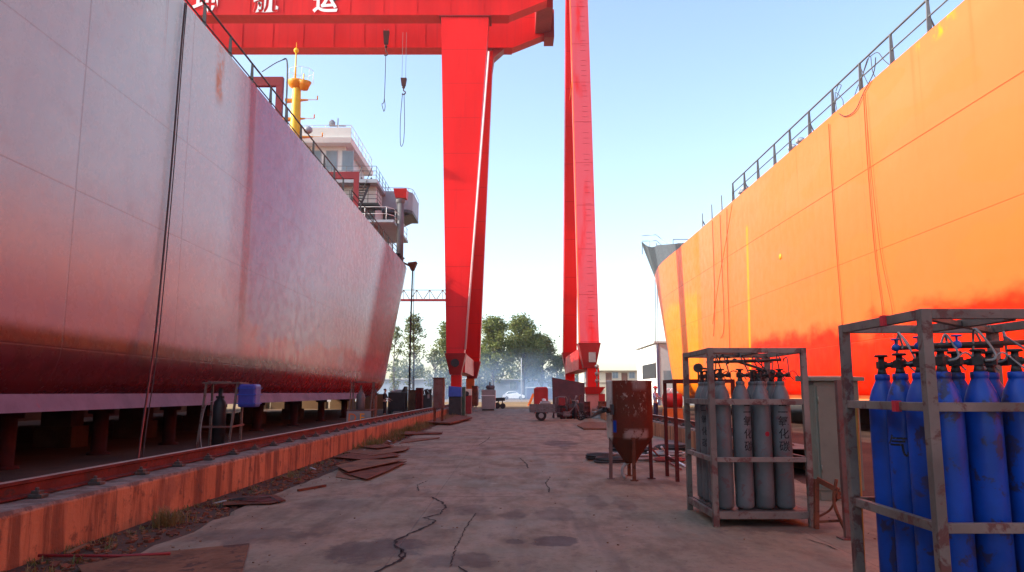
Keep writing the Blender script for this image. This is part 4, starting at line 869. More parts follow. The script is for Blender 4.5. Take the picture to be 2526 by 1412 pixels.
hook(953, 78, 126, 276, 62.2, 'dark hook block in front of the girder with a short single sling', False)
hook(996, 194, 222, 362, 62.8, 'dark red hook block against the sky with a long looped sling', True)
# far red lattice gantry seen behind the left crane leg
t = thing('lattice_gantry', 'thin red lattice beam crossing behind the left crane leg and the ship', 'gantry', (-14, 130, 0))
Yg = 130.0; x0 = at(900, 740, Yg).x - 8; x1 = at(1140, 740, Yg).x; zb_ = at(1040, 741, Yg).z; zt_ = at(1040, 716, Yg).z
m = MB(); m.bar((x0, Yg, zb_), (x1, Yg, zb_), 0.3, 0.42); m.build('bottom_chord', M['deck_red'], t)
m = MB(); m.bar((x0, Yg, zt_), (x1, Yg, zt_), 0.11); n = 11; st_ = (x1 - x0) / n
for i in range(n):
    xa = x0 + i * st_; m.bar((xa, Yg, zb_), (xa + st_ / 2, Yg, zt_), 0.12); m.bar((xa + st_ / 2, Yg, zt_), (xa + st_, Yg, zb_), 0.12); m.bar((xa + st_ / 2, Yg, zb_), (xa + st_ / 2, Yg, zt_), 0.09)
m.build('lattice', M['cab_rust'], t)
for x in (x0 + 1, x1 - 0.6):
    m = MB(); m.bar((x, Yg, 0), (x, Yg, zb_ - 0.2), 0.5); m.build('leg', M['deck_red'], t)

# ================================================================ FAR BUILDINGS, WALL, CAR
def house(name, label, x0, x1, Y, dep, h, mat, roof, wins, doors, eave=0.4, rh=0.35):
    t = thing(name, label, 'building', ((x0 + x1) / 2, Y, 0))
    m = MB(); m.b2((x0, Y, 0), (x1, Y + dep, h)); m.build('wall', mat, t)
    m = MB(); m.hexa([(x0 - eave, Y - eave, h + 0.005), (x1 + eave, Y - eave, h + 0.005), (x1 + eave, Y + dep + eave, h + 0.005), (x0 - eave, Y + dep + eave, h + 0.005)], [(x0 - eave, Y - eave, h + rh * 0.5), (x1 + eave, Y - eave, h + rh * 0.5), (x1 + eave * 0.5, Y + dep, h + rh), (x0 - eave * 0.5, Y + dep, h + rh)]); m.build('roof', roof, t)
    for (wx, wz, ww, wh) in wins:
        m = MB(); m.b2((wx - 0.06, Y - 0.05, wz - 0.06), (wx + ww + 0.06, Y - 0.003, wz + wh + 0.06)); f = m.build('window', M['wall_pale'], t)
        m = MB(); m.b2((wx, Y - 0.07, wz), (wx + ww * 0.48, Y - 0.052, wz + wh)); m.b2((wx + ww * 0.52, Y - 0.07, wz), (wx + ww, Y - 0.052, wz + wh)); m.build('pane', M['glass_dark'], f)
    for (dx, dz, dw, dh) in doors:
        m = MB(); m.b2((dx, Y - 0.06, dz), (dx + dw, Y - 0.004, dz + dh)); m.build('door', M['door_brown'], t)
    return t
Yh = 120.0; px_ = lambda u, Y=Yh: at(u, 930, Y).x; pz_ = lambda v, Y=Yh: at(1500, v, Y).z
house('house', 'cream two storey house with brown doors behind the right crane foot', px_(1440), px_(1572), Yh, 9, pz_(917), M['house_cream'], M['house_roof'],
      [(px_(1443), pz_(933), 0.95, 0.9), (px_(1511), pz_(933), 0.85, 0.9), (px_(1552), pz_(933), 0.85, 0.9), (px_(1455), 0.9, 0.9, 1.2)], [(px_(1494), pz_(944), 0.95, 1.55), (px_(1533), pz_(944), 0.95, 1.55), (px_(1470), 0.02, 1.0, 2.0)])
m = MB(); m.bar((px_(1440), Yh - 1.2, pz_(946)), (px_(1572), Yh - 1.2, pz_(946)), 0.12, 0.35); m.build('balcony_beam', M['house_roof'], bpy.data.objects['house'])
# white shed whose dark doorway faces the yard
Ys = 84.0; xs = at(1620, 900, Ys).x; hs = at(1620, 849, Ys).z; yb = xs / ((1570 - 1263) / F)
t = thing('shed', 'tall white shed with a dark open doorway beyond the grey bow', 'building', (xs + 5, Ys + 6, 0))
m = MB(); m.b2((xs, Ys, 0), (xs + 12, yb, hs)); m.build('wall', M['shed_white'], t)
m = MB(); m.b2((xs - 0.01, Ys - 0.06, 0.01), (xs + 12, Ys - 0.002, hs + 0.1)); m.build('gable_shade_skin', M['shed_grey'], t)  # greyer front skin: shade on this face put into the colour
m = MB(); m.hexa([(xs - 0.3, Ys - 0.3, hs + 0.11), (xs + 12.3, Ys - 0.3, hs + 0.11), (xs + 12.3, yb + 0.3, hs + 0.11), (xs - 0.3, yb + 0.3, hs + 0.11)], [(xs - 0.3, Ys - 0.3, hs + 0.3), (xs + 12.3, Ys - 0.3, hs + 0.3), (xs + 12.3, yb + 0.3, hs + 0.3), (xs - 0.3, yb + 0.3, hs + 0.3)]); m.build('roof', M['shed_grey'], t)
ya = xs / ((1617 - 1263) / F); yb_ = xs / ((1583 - 1263) / F); z0 = at(1617, 933, ya).z; z1 = at(1617, 895, ya).z
m = MB(); m.b2((xs - 0.03, ya, z0), (xs - 0.003, yb_, z1)); m.build('doorway', M['black'], t)
m = MB(); m.b2((xs + 0.7, Ys - 0.1, at(1640, 938, Ys).z), (xs + 2.6, Ys - 0.062, at(1640, 930 - 2, Ys).z + 0.6)); m.build('window', M['glass_dark'], t)
m = MB(); m.b2((xs - 0.0, Ys - 0.09, 0), (xs + 0.28, Ys - 0.061, hs)); m.build('corner_trim', M['truck_blue'], t)
house('house', 'low blue grey house behind the smoke and the white car', at(1215, 930, 172).x, at(1352, 930, 172).x, 172, 8, at(1263, 938, 172).z, M['house_blue'], M['wall_pale'], [(at(1258, 950, 172).x, 2.2, 1.4, 1.5), (at(1303, 950, 172).x, 2.0, 1.3, 1.5)], [], 0.3)
house('house', 'small low house with a pale roof right of the white car', at(1300, 950, 165).x, at(1400, 950, 165).x, 165, 5, 2.3, M['truck_blue'], M['wall_pale'], [(at(1320, 955, 165).x, 0.9, 1.3, 0.9)], [], 0.3)
t = thing('boundary_wall', 'long pale boundary wall behind the trees at the far end', 'wall', (-10, 185, 0))
m = MB(); m.b2((-60, 185, 0), (60, 185.3, 4.2)); m.build('wall', M['wall_pale'], t)
m = MB()
for i in range(30): m.b2((-60 + i * 4, 184.85, 0), (-59.5 + i * 4, 184.99, 4.25))
m.build('pier', M['house_blue'], t)
house('house', 'blue grey warehouse seen left of the crane between hull and leg', at(930, 930, 160).x, at(1098, 930, 160).x, 160, 8, at(1000, 937, 160).z, M['house_blue'], M['wall_pale'], [(at(965, 950, 160).x, 1.6, 1.4, 1.2)], [], 0.3)
# white car parked far away, side on
def car(x, y, label):
    t = local(thing('parked_car', label, 'car', (x, y, 0.0)))
    m = MB(); pr = [(-2.2, 0.35), (-2.2, 0.72), (-2.05, 0.95), (-1.75, 1.05), (-1.25, 1.50), (-0.9, 1.62), (0.25, 1.62), (0.6, 1.52), (1.15, 1.08), (1.95, 0.95), (2.18, 0.75), (2.2, 0.38), (1.9, 0.26), (-1.9, 0.26)]
    n = len(pr); rows = []
    for yy, k in ((-0.88, 0.0), (-0.80, 1), (0.80, 1), (0.88, 0.0)):
        rows.append([Vector((px * (1 if k else 0.985), yy * (1 if pz < 1.1 else 0.86), pz + (0.0 if k else -0.02 if pz > 0.6 else 0.03))) for px, pz in pr + pr[:1]])
    m.grid(rows, False); m.add(rows[0][:-1], [tuple(range(n))]); m.add(rows[-1][:-1], [tuple(range(n))]); m.build('body', M['car_white'], t)
    m = MB(); m.prism([(-1.45, -0.80, 1.10), (-1.1, -0.775, 1.47), (-0.85, -0.77, 1.54), (0.2, -0.77, 1.54), (0.5, -0.775, 1.46), (0.95, -0.80, 1.10)], (0, -0.035, 0)); m.build('side_window', M['glass_dark'], t)
    for wx in (-1.35, 1.35):
        m = MB(); m.cyl((wx, -0.9, 0.33), (wx, -0.70, 0.33), 0.33, n=18); wh = m.build('wheel', M['rubber'], t)
        m = MB(); m.cyl((wx, -0.915, 0.33), (wx, -0.90, 0.33), 0.2, n=12); m.build('rim', M['cab_grey'], wh)
    m = MB(); m.box((2.16, -0.6, 0.78), (0.1, 0.35, 0.14)); m.build('headlight', M['glass_dark'], t); return t
car(at(1267, 975, 150).x, 150, 'white hatchback parked side on at the far end of the yard')

# ================================================================ TREES
def tree(x, y, h, cw, ch, seed, mat, label, n=3600, leaf=0.34, sparse=0.0):
    r = random.Random(seed); t = local(thing('tree', label, 'tree', (x, y, 0), group='trees at the far end of the yard'))
    tr = MB(); th = h - ch * 0.6; tr.tube(smooth_path([(0, 0, 0), (r.uniform(-.2, .2), 0, th * 0.4), (r.uniform(-.3, .3), r.uniform(-.3, .3), th), (0, 0, h * 0.9)], 5), [0.34 * (1 - 0.93 * i / 15) for i in range(16)], 8)
    cl = []; k_ = int(34 + cw * 4.5)
    lobes = [(r.uniform(0, 6.283), r.uniform(0.15, 0.75), r.uniform(0.7, 1.15)) for _ in range(5)]
    for i in range(k_):
        z = r.random() ** 0.8; env = (0.55 + 0.45 * math.sin(math.pi * min(1, 0.08 + z * 0.75))) * math.sqrt(max(0.02, 1 - max(0, z - 0.35) ** 2 / 0.46)); a = r.uniform(0, 6.283)
        lob = 1.0
        for la, lz_, ls in lobes: lob += 0.35 * (ls - 0.85) * math.exp(-((z - lz_) / 0.2) ** 2) * math.cos(a - la)
        rr = cw / 2 * 0.86 * env * lob * math.sqrt(r.uniform(0.05, 1)); c = Vector((rr * math.cos(a), rr * math.sin(a), h - ch + ch * 0.96 * z)); cl.append((c, r.uniform(0.5, 1.15) * cw / 8.5 + 0.25))
        if i % 2 == 0:
            b = Vector((0, 0, max(h - ch - 0.5, c.z - rr * 0.8 - 0.8))); tr.tube([b, b.lerp(c, 0.55) + Vector((0, 0, -0.2)), c], [0.10, 0.055, 0.02], 5, False)
    tr.build('trunk', M['bark'], t)
    lf = MB(); done = 0
    while done < n:
        c, s = cl[int(r.random() * len(cl))]
        d = Vector((r.gauss(0, 0.62), r.gauss(0, 0.62), r.gauss(0, 0.5))) * s; p = c + d
        if r.random() < sparse * max(0, 1 - (p.z - h + ch) / (0.6 * ch)): done += 0.35; continue
        done += 1; q = leaf * r.uniform(0.45, 1.15); u = Vector((r.gauss(0, 1), r.gauss(0, 1), r.gauss(0, 0.7))).normalized(); v = u.cross(Vector((r.gauss(0, 1), r.gauss(0, 1), r.gauss(0, 1)))).normalized()
        lf.add([p - u * q, p + v * q * 0.55, p + u * q, p - v * q * 0.55], [(0, 1, 2, 3)])
    lf.build('crown', mat, t); return t
def tr_at(u0, u1, vtop, Y, ch, *a, **k):
    x = at((u0 + u1) / 2, 900, Y).x; cw = at(u1, 900, Y).x - at(u0, 900, Y).x; h = at(1263, vtop, Y).z; return tree(x, Y, h, cw, h * ch, *a, **k)
tr_at(1168, 1268, 788, 150, 0.74, 1, M['leaf_a'], 'full round green tree right beside the left crane leg', n=11500, leaf=0.31, sparse=0.5)
tr_at(1232, 1348, 784, 156, 0.74, 22, M['leaf_a'], 'widest green tree with a rounded top in the middle of the gap', n=15000, leaf=0.31, sparse=0.4)
tr_at(1300, 1376, 826, 162, 0.75, 3, M['leaf_b'], 'lower spreading green tree at the right end of the clump', n=7500, leaf=0.30, sparse=0.3)
tr_at(1350, 1402, 878, 166, 0.85, 4, M['leaf_b'], 'low hazy grey green bush left of the right crane foot', n=3200, leaf=0.30)
tr_at(1070, 1130, 796, 158, 0.8, 5, M['leaf_a'], 'green tree half hidden behind the left crane leg on its left side', n=4500, leaf=0.30, sparse=0.3)
tr_at(984, 1054, 770, 140, 0.86, 6, M['leaf_b'], 'tall loose tree with thin foliage behind the black hanging rope', n=2900, leaf=0.26, sparse=0.2)
tr_at(950, 998, 800, 146, 0.88, 7, M['leaf_b'], 'thin sparse tree next to the stern of the lilac ship', n=1100, leaf=0.26, sparse=0.3)
tr_at(1046, 1096, 860, 150, 0.9, 8, M['leaf_b'], 'small thin tree between the tall loose tree and the crane leg', n=1400, leaf=0.26)
tr_at(1150, 1215, 850, 168, 0.8, 9, M['leaf_b'], 'low dark tree behind the smoke next to the left crane foot', n=3200, leaf=0.30)
tr_at(1415, 1450, 905, 150, 0.85, 10, M['leaf_a'], 'small tree glimpsed between the two right crane feet', n=1100, leaf=0.28)
# the wood beyond, one mass of dim foliage
r = random.Random(77); lf = MB()
for i in range(15000):
    x = r.uniform(-34, 15); top_ = 5.6 + 1.9 * math.sin(x * 0.45) + 1.4 * math.sin(x * 1.13 + 1) + 0.8 * math.sin(x * 2.9); z = 0.3 + top_ * r.random() ** 0.8; y = 178.5 + r.gauss(0, 1.2)
    q = 0.32 * r.uniform(0.5, 1.2); p = Vector((x, y, z)); u = Vector((r.gauss(0, 1), r.gauss(0, 1), r.gauss(0, 0.7))).normalized(); v = u.cross(Vector((r.gauss(0, 1), r.gauss(0, 1), r.gauss(0, 1)))).normalized()
    lf.add([p - u * q, p + v * q * 0.55, p + u * q, p - v * q * 0.55], [(0, 1, 2, 3)])
lf.build('far_wood', M['leaf_b'], None, 'dim band of bushes behind the trees and the low houses', 'wood', kind='stuff')
# tall thin pole with cables by the stern, and mesh fence posts
def pole(u, v0, Y, r, label):
    a = at(u, v0, Y); m = MB(); m.cyl((a.x, Y, 0), (a.x, Y, a.z), r, n=6); m.build('lamp_pole', M['wall_pale'], None, label, 'pole')
pole(1286, 884, 128, 0.06, 'thin pale pole standing in front of the round green trees')

# ================================================================ SMOKE drifting low in front of the far trees
g = NG('smoke_blue'); g.t.nodes.remove(g.b); v = g.n('ShaderNodeVolumePrincipled'); c = g.coord('Object')
nz = g.noise(g.scale(c, (0.07, 0.04, 0.13)), 1.0, 3, 0.55); x, y, z = g.xyz(c)
dn = g.math('MULTIPLY', g.step(nz, 0.34, 0.70), g.step(z, 2.5, 8.5, 1.0, 0.0))
dn = g.math('MULTIPLY', dn, g.math('MULTIPLY', g.step(g.math('ABSOLUTE', y), 6.0, 11.0, 1.0, 0.0), g.step(g.math('ABSOLUTE', x), 14.0, 24.0, 1.0, 0.0)))
g.l(g.math('MULTIPLY', dn, 0.045), v.inputs['Density']); v.inputs['Color'].default_value = (0.42, 0.62, 0.95, 1); v.inputs['Anisotropy'].default_value = 0.2
g.l(v.outputs[0], g.t.nodes['Material Output'].inputs['Volume'])
m = MB(); m.b2((-34, 106, 0.02), (14, 128, 9)); so_ = m.build('smoke', g.m, None, 'thin bluish smoke drifting low in front of the far trees', 'smoke', kind='stuff', base=(-10, 117, 0))

# the air of the yard
g = NG('haze_air'); g.t.nodes.remove(g.b); v = g.n('ShaderNodeVolumePrincipled'); v.inputs['Density'].default_value = 0.0002; v.inputs['Color'].default_value = (0.86, 0.93, 1.0, 1); v.inputs['Anisotropy'].default_value = 0.3
g.l(v.outputs[0], g.t.nodes['Material Output'].inputs['Volume'])
m = MB(); m.b2((-75, -30, -1.0), (80, 215, 46)); m.build('haze', g.m, None, 'thin pale haze filling the air of the whole yard', 'haze', kind='stuff')
# ================================================================ GAS CYLINDERS IN THEIR RACKS
def make_cyl(label, group, mat, name):
    t = local(thing(name, label, 'gas cylinder', group=group)); r = 0.099
    m = MB(); m.lathe([(0.0, 0.005), (0.07, 0.0), (r - 0.012, 0.015), (r, 0.04), (r, 1.13), (r * 0.985, 1.17), (r * 0.92, 1.215), (r * 0.78, 1.265), (r * 0.58, 1.31), (r * 0.47, 1.335), (r * 0.47, 1.34), (r * 0.50, 1.345), (r * 0.50, 1.375), (r * 0.44, 1.38), (0.02, 1.381)], n=26); m.build('body', mat, t)
    m = MB(); m.cyl((0, 0, 1.375), (0, 0, 1.42), 0.034, 0.024, 10); m.cyl((0, 0, 1.42), (0, 0, 1.50), 0.021, n=8); m.cyl((0, 0, 1.445), (0.085, -0.03, 1.445), 0.017, n=7); m.box((0.085, -0.03, 1.445), (0.035, 0.045, 0.045), 0.5); m.box((0, 0, 1.445), (0.055, 0.055, 0.05), 0.5)
    v = m.build('valve', M['valve_dark'], t)
    m = MB(); m.lathe([(0.0, 1.5), (0.040, 1.5), (0.046, 1.507), (0.040, 1.516), (0.0, 1.516)], n=10); m.build('handwheel', M['valve_dark'], v)
    return t
def put_text(body, size, z_mid, ang, cylt, mat, r=0.1005, name='marking', squeeze=1.0):
    me = text_mesh(body, size, 0.0, 0.008); bm = bmesh.new(); bm.from_mesh(me); bmesh.ops.triangulate(bm, faces=bm.faces)
    for _ in range(2):
        bmesh.ops.subdivide_edges(bm, edges=[e for e in bm.edges if e.calc_length() > 0.012], cuts=1); bmesh.ops.triangulate(bm, faces=bm.faces)
    for v in bm.verts:
        a = ang + v.co.x * squeeze / r; v.co = Vector((r * math.sin(a), -r * math.cos(a), z_mid + v.co.y))
    bm.to_mesh(me); bm.free(); me.materials.append(mat); o = bpy.data.objects.new(name, me); COL.objects.link(o); o.parent = cylt
mk('marking_black', (0.02, 0.02, 0.022), 0.7, 0.2, 30, amt=0.25, stain=(0.09, 0.10, 0.10)); mk('marking_red', (0.25, 0.015, 0.03), 0.7, 0.1, 10)
def rack(x0, y0, wd, dp, ht, mat, label, lv, braces):
    t = local(thing('cylinder_rack', label, 'rack', (x0 + wd / 2, y0 + dp / 2, 0.03))); a, b = wd / 2, dp / 2; s = 0.062; k = 0
    for sx in (-1, 1):
        for sy in (-1, 1):
            m = MB(); m.box((sx * (a - s / 2), sy * (b - s / 2), ht / 2), (s, s, ht)); m.build('post', mat, t, bevel=0.004)
    for z, h in lv:
        for sy in (-1, 1):
            m = MB(); m.box((0, sy * (b - s / 2) + sy * 0.004, z), (wd - 2 * s - 0.002, s * 0.7, h)); m.build('rail', mat, t, bevel=0.003)
        for sx in (-1, 1):
            m = MB(); m.box((sx * (a - s / 2) + sx * 0.004, 0, z), (s * 0.7, dp - 2 * s - 0.002, h)); m.build('rail', mat, t, bevel=0.003)
    m = MB(); m.box((0, 0, 0.155), (wd - 2 * s, dp - 2 * s, 0.012))
    for i in range(3): m.box((0, -b + s + 0.16 + i * (dp - 2 * s - 0.32) / 2, 0.12), (wd - 2 * s, 0.05, 0.05))
    m.build('floor_plate', M['pipe_dark'], t)
    m = MB(); m.box((0, 0.02, ht - 0.04), (0.07, dp - 2 * s, 0.05)); m.bar((-a + s, -b + s, ht - 0.045), (a - s, b - s, ht - 0.045), 0.045, 0.03); m.build('top_brace', mat, t)
    return t
def fill(t, wd, dp, mat, colour, seen, proto_name):
    sx = 0.222; sy = (dp - 2 * 0.062 - 0.01) / 4; proto = None; res = {}
    rown = ['front', 'second', 'third', 'rear']; coln = ['leftmost', 'second from left', 'third from left', 'rightmost']
    for j in range(4):
        for i in range(4):
            if (i, j) not in seen: continue
            lab = '%s gas cylinder in the %s row of its rack, %s' % (colour, rown[j], coln[i])
            if proto is None: proto = make_cyl(lab, '%s gas cylinders in the rack' % colour, mat, proto_name); o = proto
            else: o = copy_tree(proto); o['label'] = lab
            o.location = (t.location.x + (-1.5 + i) * sx - 0.028 + rng.uniform(-.004, .004), t.location.y + (-1.5 + j) * sy + rng.uniform(-.004, .004), 0.03 + 0.163); o.rotation_euler = (0, 0, rng.uniform(-0.6, 0.6)); res[(i, j)] = o
    return res
def manifold(t, cyls, zb, label, mat, knob):
    # header pipes over the valves with pigtail hoses, one per cylinder
    o = thing('gas_manifold', label, 'manifold', (t.location.x, t.location.y, zb)); z = zb
    x0, x1 = t.location.x - 0.36, t.location.x + 0.40; yb_ = t.location.y
    m = MB(); m.cyl((x0 - 0.02, yb_ - 0.16, z + 0.005), (x1, yb_ - 0.22, z + 0.03), 0.017, n=9); m.cyl((x0 + 0.05, yb_ + 0.26, z + 0.02), (x1, yb_ + 0.22, z + 0.03), 0.015, n=9); m.cyl((x0 + 0.1, yb_ - 0.36, z), (x0 + 0.1, yb_ + 0.4, z + 0.02), 0.014, n=8); m.build('header_pipe', mat, o)
    for q in ((x0 - 0.02, yb_ - 0.16, z + 0.005), (x0 + 0.05, yb_ + 0.26, z + 0.02), (x0 + 0.1, yb_ - 0.37, z)):
        m = MB(); m.ball(q, 0.027, 6); m.cyl((q[0], q[1], q[2]), (q[0], q[1], q[2] + 0.05), 0.008, n=6); m.lathe([(0, .05), (.03, .05), (.03, .06), (0, .06)], q, 9)
        m.build('shutoff_valve', knob, o)
    for (i, j), c in cyls.items():
        m = MB()
        p = Vector(c.location) + Vector((0.03, -0.02, 1.445)); hy = yb_ - 0.19 if j < 2 else yb_ + 0.24
        e = Vector((p.x + rng.uniform(0.02, 0.12), hy, z + 0.01)); mid = p.lerp(e, 0.5) + Vector((rng.uniform(-.08, .08), rng.uniform(-.05, .05), 0.10 + rng.uniform(0, 0.06)))
        m.tube(smooth_path([p, p + Vector((0.05, -0.03, 0.03)), mid, e + Vector((0, 0, 0.03)), e], 5), 0.0075, 5)
        q_ = p + Vector((rng.uniform(-.05, .02), rng.uniform(-.06, .06), -0.03)); m.tube(smooth_path([p + Vector((0.04, 0, 0)), p + Vector((0.12, 0.02, 0.05)), q_ + Vector((0.2, 0.04, 0.02)), q_ + Vector((0.22, 0.0, -0.02))], 4), 0.006, 5)
        m.build('pigtail_hose', M['pipe_dark'] if 'grey' in label else M['hose_grey'], o)
    return o
allc = {(i, j) for i in range(4) for j in range(4)}
# grey rack
GX0, GY0, GW_, GD_ = 2.145, 8.24, 1.085, 1.24
gr = rack(GX0, GY0, GW_, GD_, 1.905, M['steel_grey'], 'grey steel rack full of grey gas cylinders standing on the slab', [(0.12, 0.075), (0.70, 0.05), (1.315, 0.062), (1.875, 0.055)], True)
gc = fill(gr, GW_, GD_, M['cyl_grey'], 'grey', allc - {(1, 2), (2, 2), (1, 3), (2, 3), (1, 1)}, 'grey_gas_cylinder')
for k_, (key, ang, mt) in enumerate((((3, 0), -0.15, 'marking_black'), ((1, 0), 0.45, 'marking_black'), ((0, 2), -0.75, 'marking_black'))):
    c = gc[key]; c.rotation_euler.z = 0
    for n_, ch in enumerate('二氧化碳'): put_text(ch, 0.118 if key != (0, 2) else 0.10, 1.07 - n_ * 0.135, ang, c, M[mt])
c = gc[(2, 0)]; c.rotation_euler.z = 0; put_text('●', 0.07, 0.80, 0.25, c, M['marking_red'])
gc[(3, 0)]['label'] = 'grey gas cylinder with four clear black characters, rightmost in the front row'
gc[(1, 0)]['label'] = 'grey gas cylinder with worn dark characters, second from left in the front row'
gc[(2, 0)]['label'] = 'grey gas cylinder with a small red mark, third from left in the front row'
gc[(0, 2)]['label'] = 'grey gas cylinder with narrow black characters on the left side of its rack'
manifold(gr, gc, 1.79, 'dark pipes and thin hoses linking the valves of the grey cylinders', M['pipe_dark'], M['valve_dark'])
# sloping header raised on the near side of the grey rack, and the round gauge
m = MB(); p0 = at(1812, 890, 8.75); p1 = at(1908, 920, 8.6); m.tube([p0, p1], 0.015, 8); m.ball(p0, 0.028, 6); m.ball(p1, 0.024, 6); m.cyl(p1, (p1.x, p1.y, 1.60), 0.010, n=6); m.build('header_arm', M['pipe_dark'], bpy.data.objects['gas_manifold']); m = MB(); q = at(1722, 908, 9.1); m.cyl(q - Vector((0, 0.02, 0)), q + Vector((0, 0.02, 0)), 0.055, n=16); m.tube([q, at(1760, 912, 9.0)], 0.014, 6); m.cyl(q, (q.x, q.y, 1.60), 0.010, n=6)
m.build('pressure_gauge', M['pipe_dark'], bpy.data.objects['gas_manifold'])
# blue rack
BX0, BY0, BW_, BD_ = 2.39, 4.36, 1.14, 1.13
br = rack(BX0, BY0, BW_, BD_, 1.905, M['steel_grey'], 'grey steel rack full of blue gas cylinders at the right edge', [(0.12, 0.075), (0.66, 0.055), (1.335, 0.052), (1.875, 0.058)], True)
bc = fill(br, BW_, BD_, M['cyl_blue'], 'blue', allc - {(2, 2), (3, 2), (1, 3), (2, 3), (3, 3), (3, 1), (1, 2)}, 'blue_gas_cylinder')
manifold(br, bc, 1.735, 'rusty pipes with blue valves and thin hoses over the blue cylinders', M['pipe_dark'], M['knob_blue'])
c = bc[(0, 2)] if (0, 2) in bc else bc[(0, 1)]; c.rotation_euler.z = 0; put_text('气', 0.15, 0.90, -1.0, c, M['marking_black'])
c['label'] = 'blue gas cylinder with a worn black character on the left side of its rack'
for (rk, zz, yy) in ((br, 1.875, -0.12), (br, 1.335, -0.2)):
    m = MB(); m.box((-BW_ / 2 - 0.006 + 0.009, yy, zz), (0.006 + 0.03, 0.05, 0.066)); m.build('red_tape', M['tape_red'], rk)
m = MB(); q = Vector((-BW_ / 2 + 0.5, 0.30, 1.80)); m.tube(smooth_path([q + Vector((0, 0, 0.06)), q], 3), 0.008, 6); m.lathe([(0.0, 0), (0.03, -0.01), (0.036, -0.05), (0.028, -0.10), (0, -0.11)], q, 12); m.tube(smooth_path([q + Vector((0, 0, -0.1)), q + Vector((0.02, 0, -0.15)), q + Vector((0, 0, -0.18)), q + Vector((-0.02, 0, -0.15))], 4), 0.007, 5); m.build('lifting_ring', M['steel_grey'], br)
m = MB(); m.tube([(BX0 + 0.10, BY0 + BD_ + 0.07, 0.03), (BX0 + 0.12, BY0 + BD_ + 0.06, 1.36)], 0.02, 8)
mk('hose_yellow', (0.40, 0.26, 0.07), 0.6, 0.15, 4); m.build('leaning_pipe', M['hose_yellow'], None, 'yellow pipe leaning behind the left rear post of the blue rack', 'pipe')
# ---- green electrical cabinet, bent rusty stand, rusty post
t = thing('electrical_cabinet', 'greenish grey electrical cabinet between the grey rack and the blue rack', 'cabinet', (4.4, 10.4, 0.03))
CXL, CXR, CY = at(2010, 1000, 10.2).x, at(2120, 1000, 10.2).x, 10.2
m = MB(); m.b2((CXL, CY, 0.16), (CXR, CY + 0.42, 1.60)); m.b2((CXL + 0.02, CY + 0.02, 0.03), (CXR - 0.02, CY + 0.40, 0.16)); m.build('body', M['cab_green'], t, bevel=0.006)
m = MB(); m.hexa([(CXL - 0.06, CY - 0.07, 1.60), (CXR + 0.06, CY - 0.07, 1.60), (CXR + 0.06, CY + 0.5, 1.60), (CXL - 0.06, CY + 0.5, 1.60)], [(CXL - 0.06, CY - 0.07, 1.65), (CXR + 0.06, CY - 0.07, 1.65), (CXR + 0.06, CY + 0.5, 1.68), (CXL - 0.06, CY + 0.5, 1.68)]); m.build('roof', M['cab_green'], t, bevel=0.004)
m = MB(); m.b2((CXL + 0.03, CY - 0.018, 0.20), (CXR - 0.03, CY - 0.002, 1.54)); d = m.build('door', M['cab_green'], t, bevel=0.004)
m = MB(); m.cyl((CXL + 0.42, CY - 0.04, 1.0), (CXL + 0.42, CY - 0.018, 1.0), 0.025, n=10); m.build('lock', M['valve_dark'], d)
for zz in (0.4, 1.3):
    m = MB(); m.cyl((CXL + 0.04, CY - 0.025, zz), (CXL + 0.04, CY - 0.025, zz + 0.09), 0.010, n=6); m.build('hinge', M['cab_green'], d)
m = MB(); p = [gnd(2014, 1305, 0.03), gnd(2062, 1318, 0.03)]
a = at(2014, 1182, p[0].y); b = at(2070, 1212, p[0].y - 0.1)
m.bar(p[0], a, 0.045); m.bar(a, b, 0.05); m.bar(b, (b.x - 0.02, b.y, 0.35), 0.035); m.tube(smooth_path([(b.x - 0.02, b.y, 0.55), (b.x - 0.06, b.y, 0.30), (b.x + 0.02, b.y - 0.06, 0.03)], 5), 0.018, 6); m.bar((p[0].x, p[0].y, 0.10), (b.x - 0.01, b.y, 0.13), 0.025); m.tube(smooth_path([(p[0].x, p[0].y, 0.14), (p[0].x + 0.15, p[0].y, 0.22), (b.x, b.y, 0.36), (b.x + 0.25, b.y, 0.33)], 5), 0.012, 6)
m.build('bent_stand', M['rust'], None, 'rusty bent angle iron stand in front of the green cabinet', 'stand')
p = gnd(2087, 1330, 0.03); m = MB(); m.box((p.x + 0.02, p.y, 0.80), (0.06, 0.06, 1.54)); m.box((p.x + 0.02, p.y, 0.036), (0.16, 0.16, 0.012)); m.build('rusty_post', M['cab_rust'], None, 'reddish square post left of the blue rack', 'post')
# ---- hopper
HX, HY = at(1552, 1000, 12.85).x, 12.85
t = local(thing('sand_hopper', 'rusty red blasting hopper on four legs with a conical bottom', 'hopper', (HX, HY, 0.03)))
m = MB(); R_h = 0.385; m.lathe([(R_h - 0.012, 1.60), (R_h, 1.615), (R_h + 0.006, 1.60), (R_h, 1.585), (R_h, 0.69), (R_h * 0.98, 0.672)], n=40); m.lathe([(R_h - 0.012, 1.60), (R_h - 0.012, 0.7)], n=40); m.build('drum', M['hopper'], t)
m = MB(); m.lathe([(R_h * 0.985, 0.672), (0.11, 0.285), (0.10, 0.25), (0.0, 0.25)], n=40); m.build('cone', M['hopper'], t)
for k, (lx, ly, mt) in enumerate(((-0.345, -0.10, 'cab_rust'), (0.0, -0.37, 'rust'), (0.33, -0.09, 'rust_red'), (0.03, 0.36, 'rust'))):
    m = MB(); m.bar((lx, ly, 0), (lx * 0.97, ly * 0.97, 0.74), 0.055, 0.045); m.box((lx, ly, 0.006), (0.12, 0.12, 0.012)); m.build('leg', M[mt], t)
m = MB(); m.tube(smooth_path([(-0.02, 0, 0.27), (-0.12, -0.02, 0.19), (-0.14, -0.05, 0.06), (-0.09, -0.08, 0.02)], 5), 0.03, 8); m.build('outlet_pipe', M['hose_grey'], t)
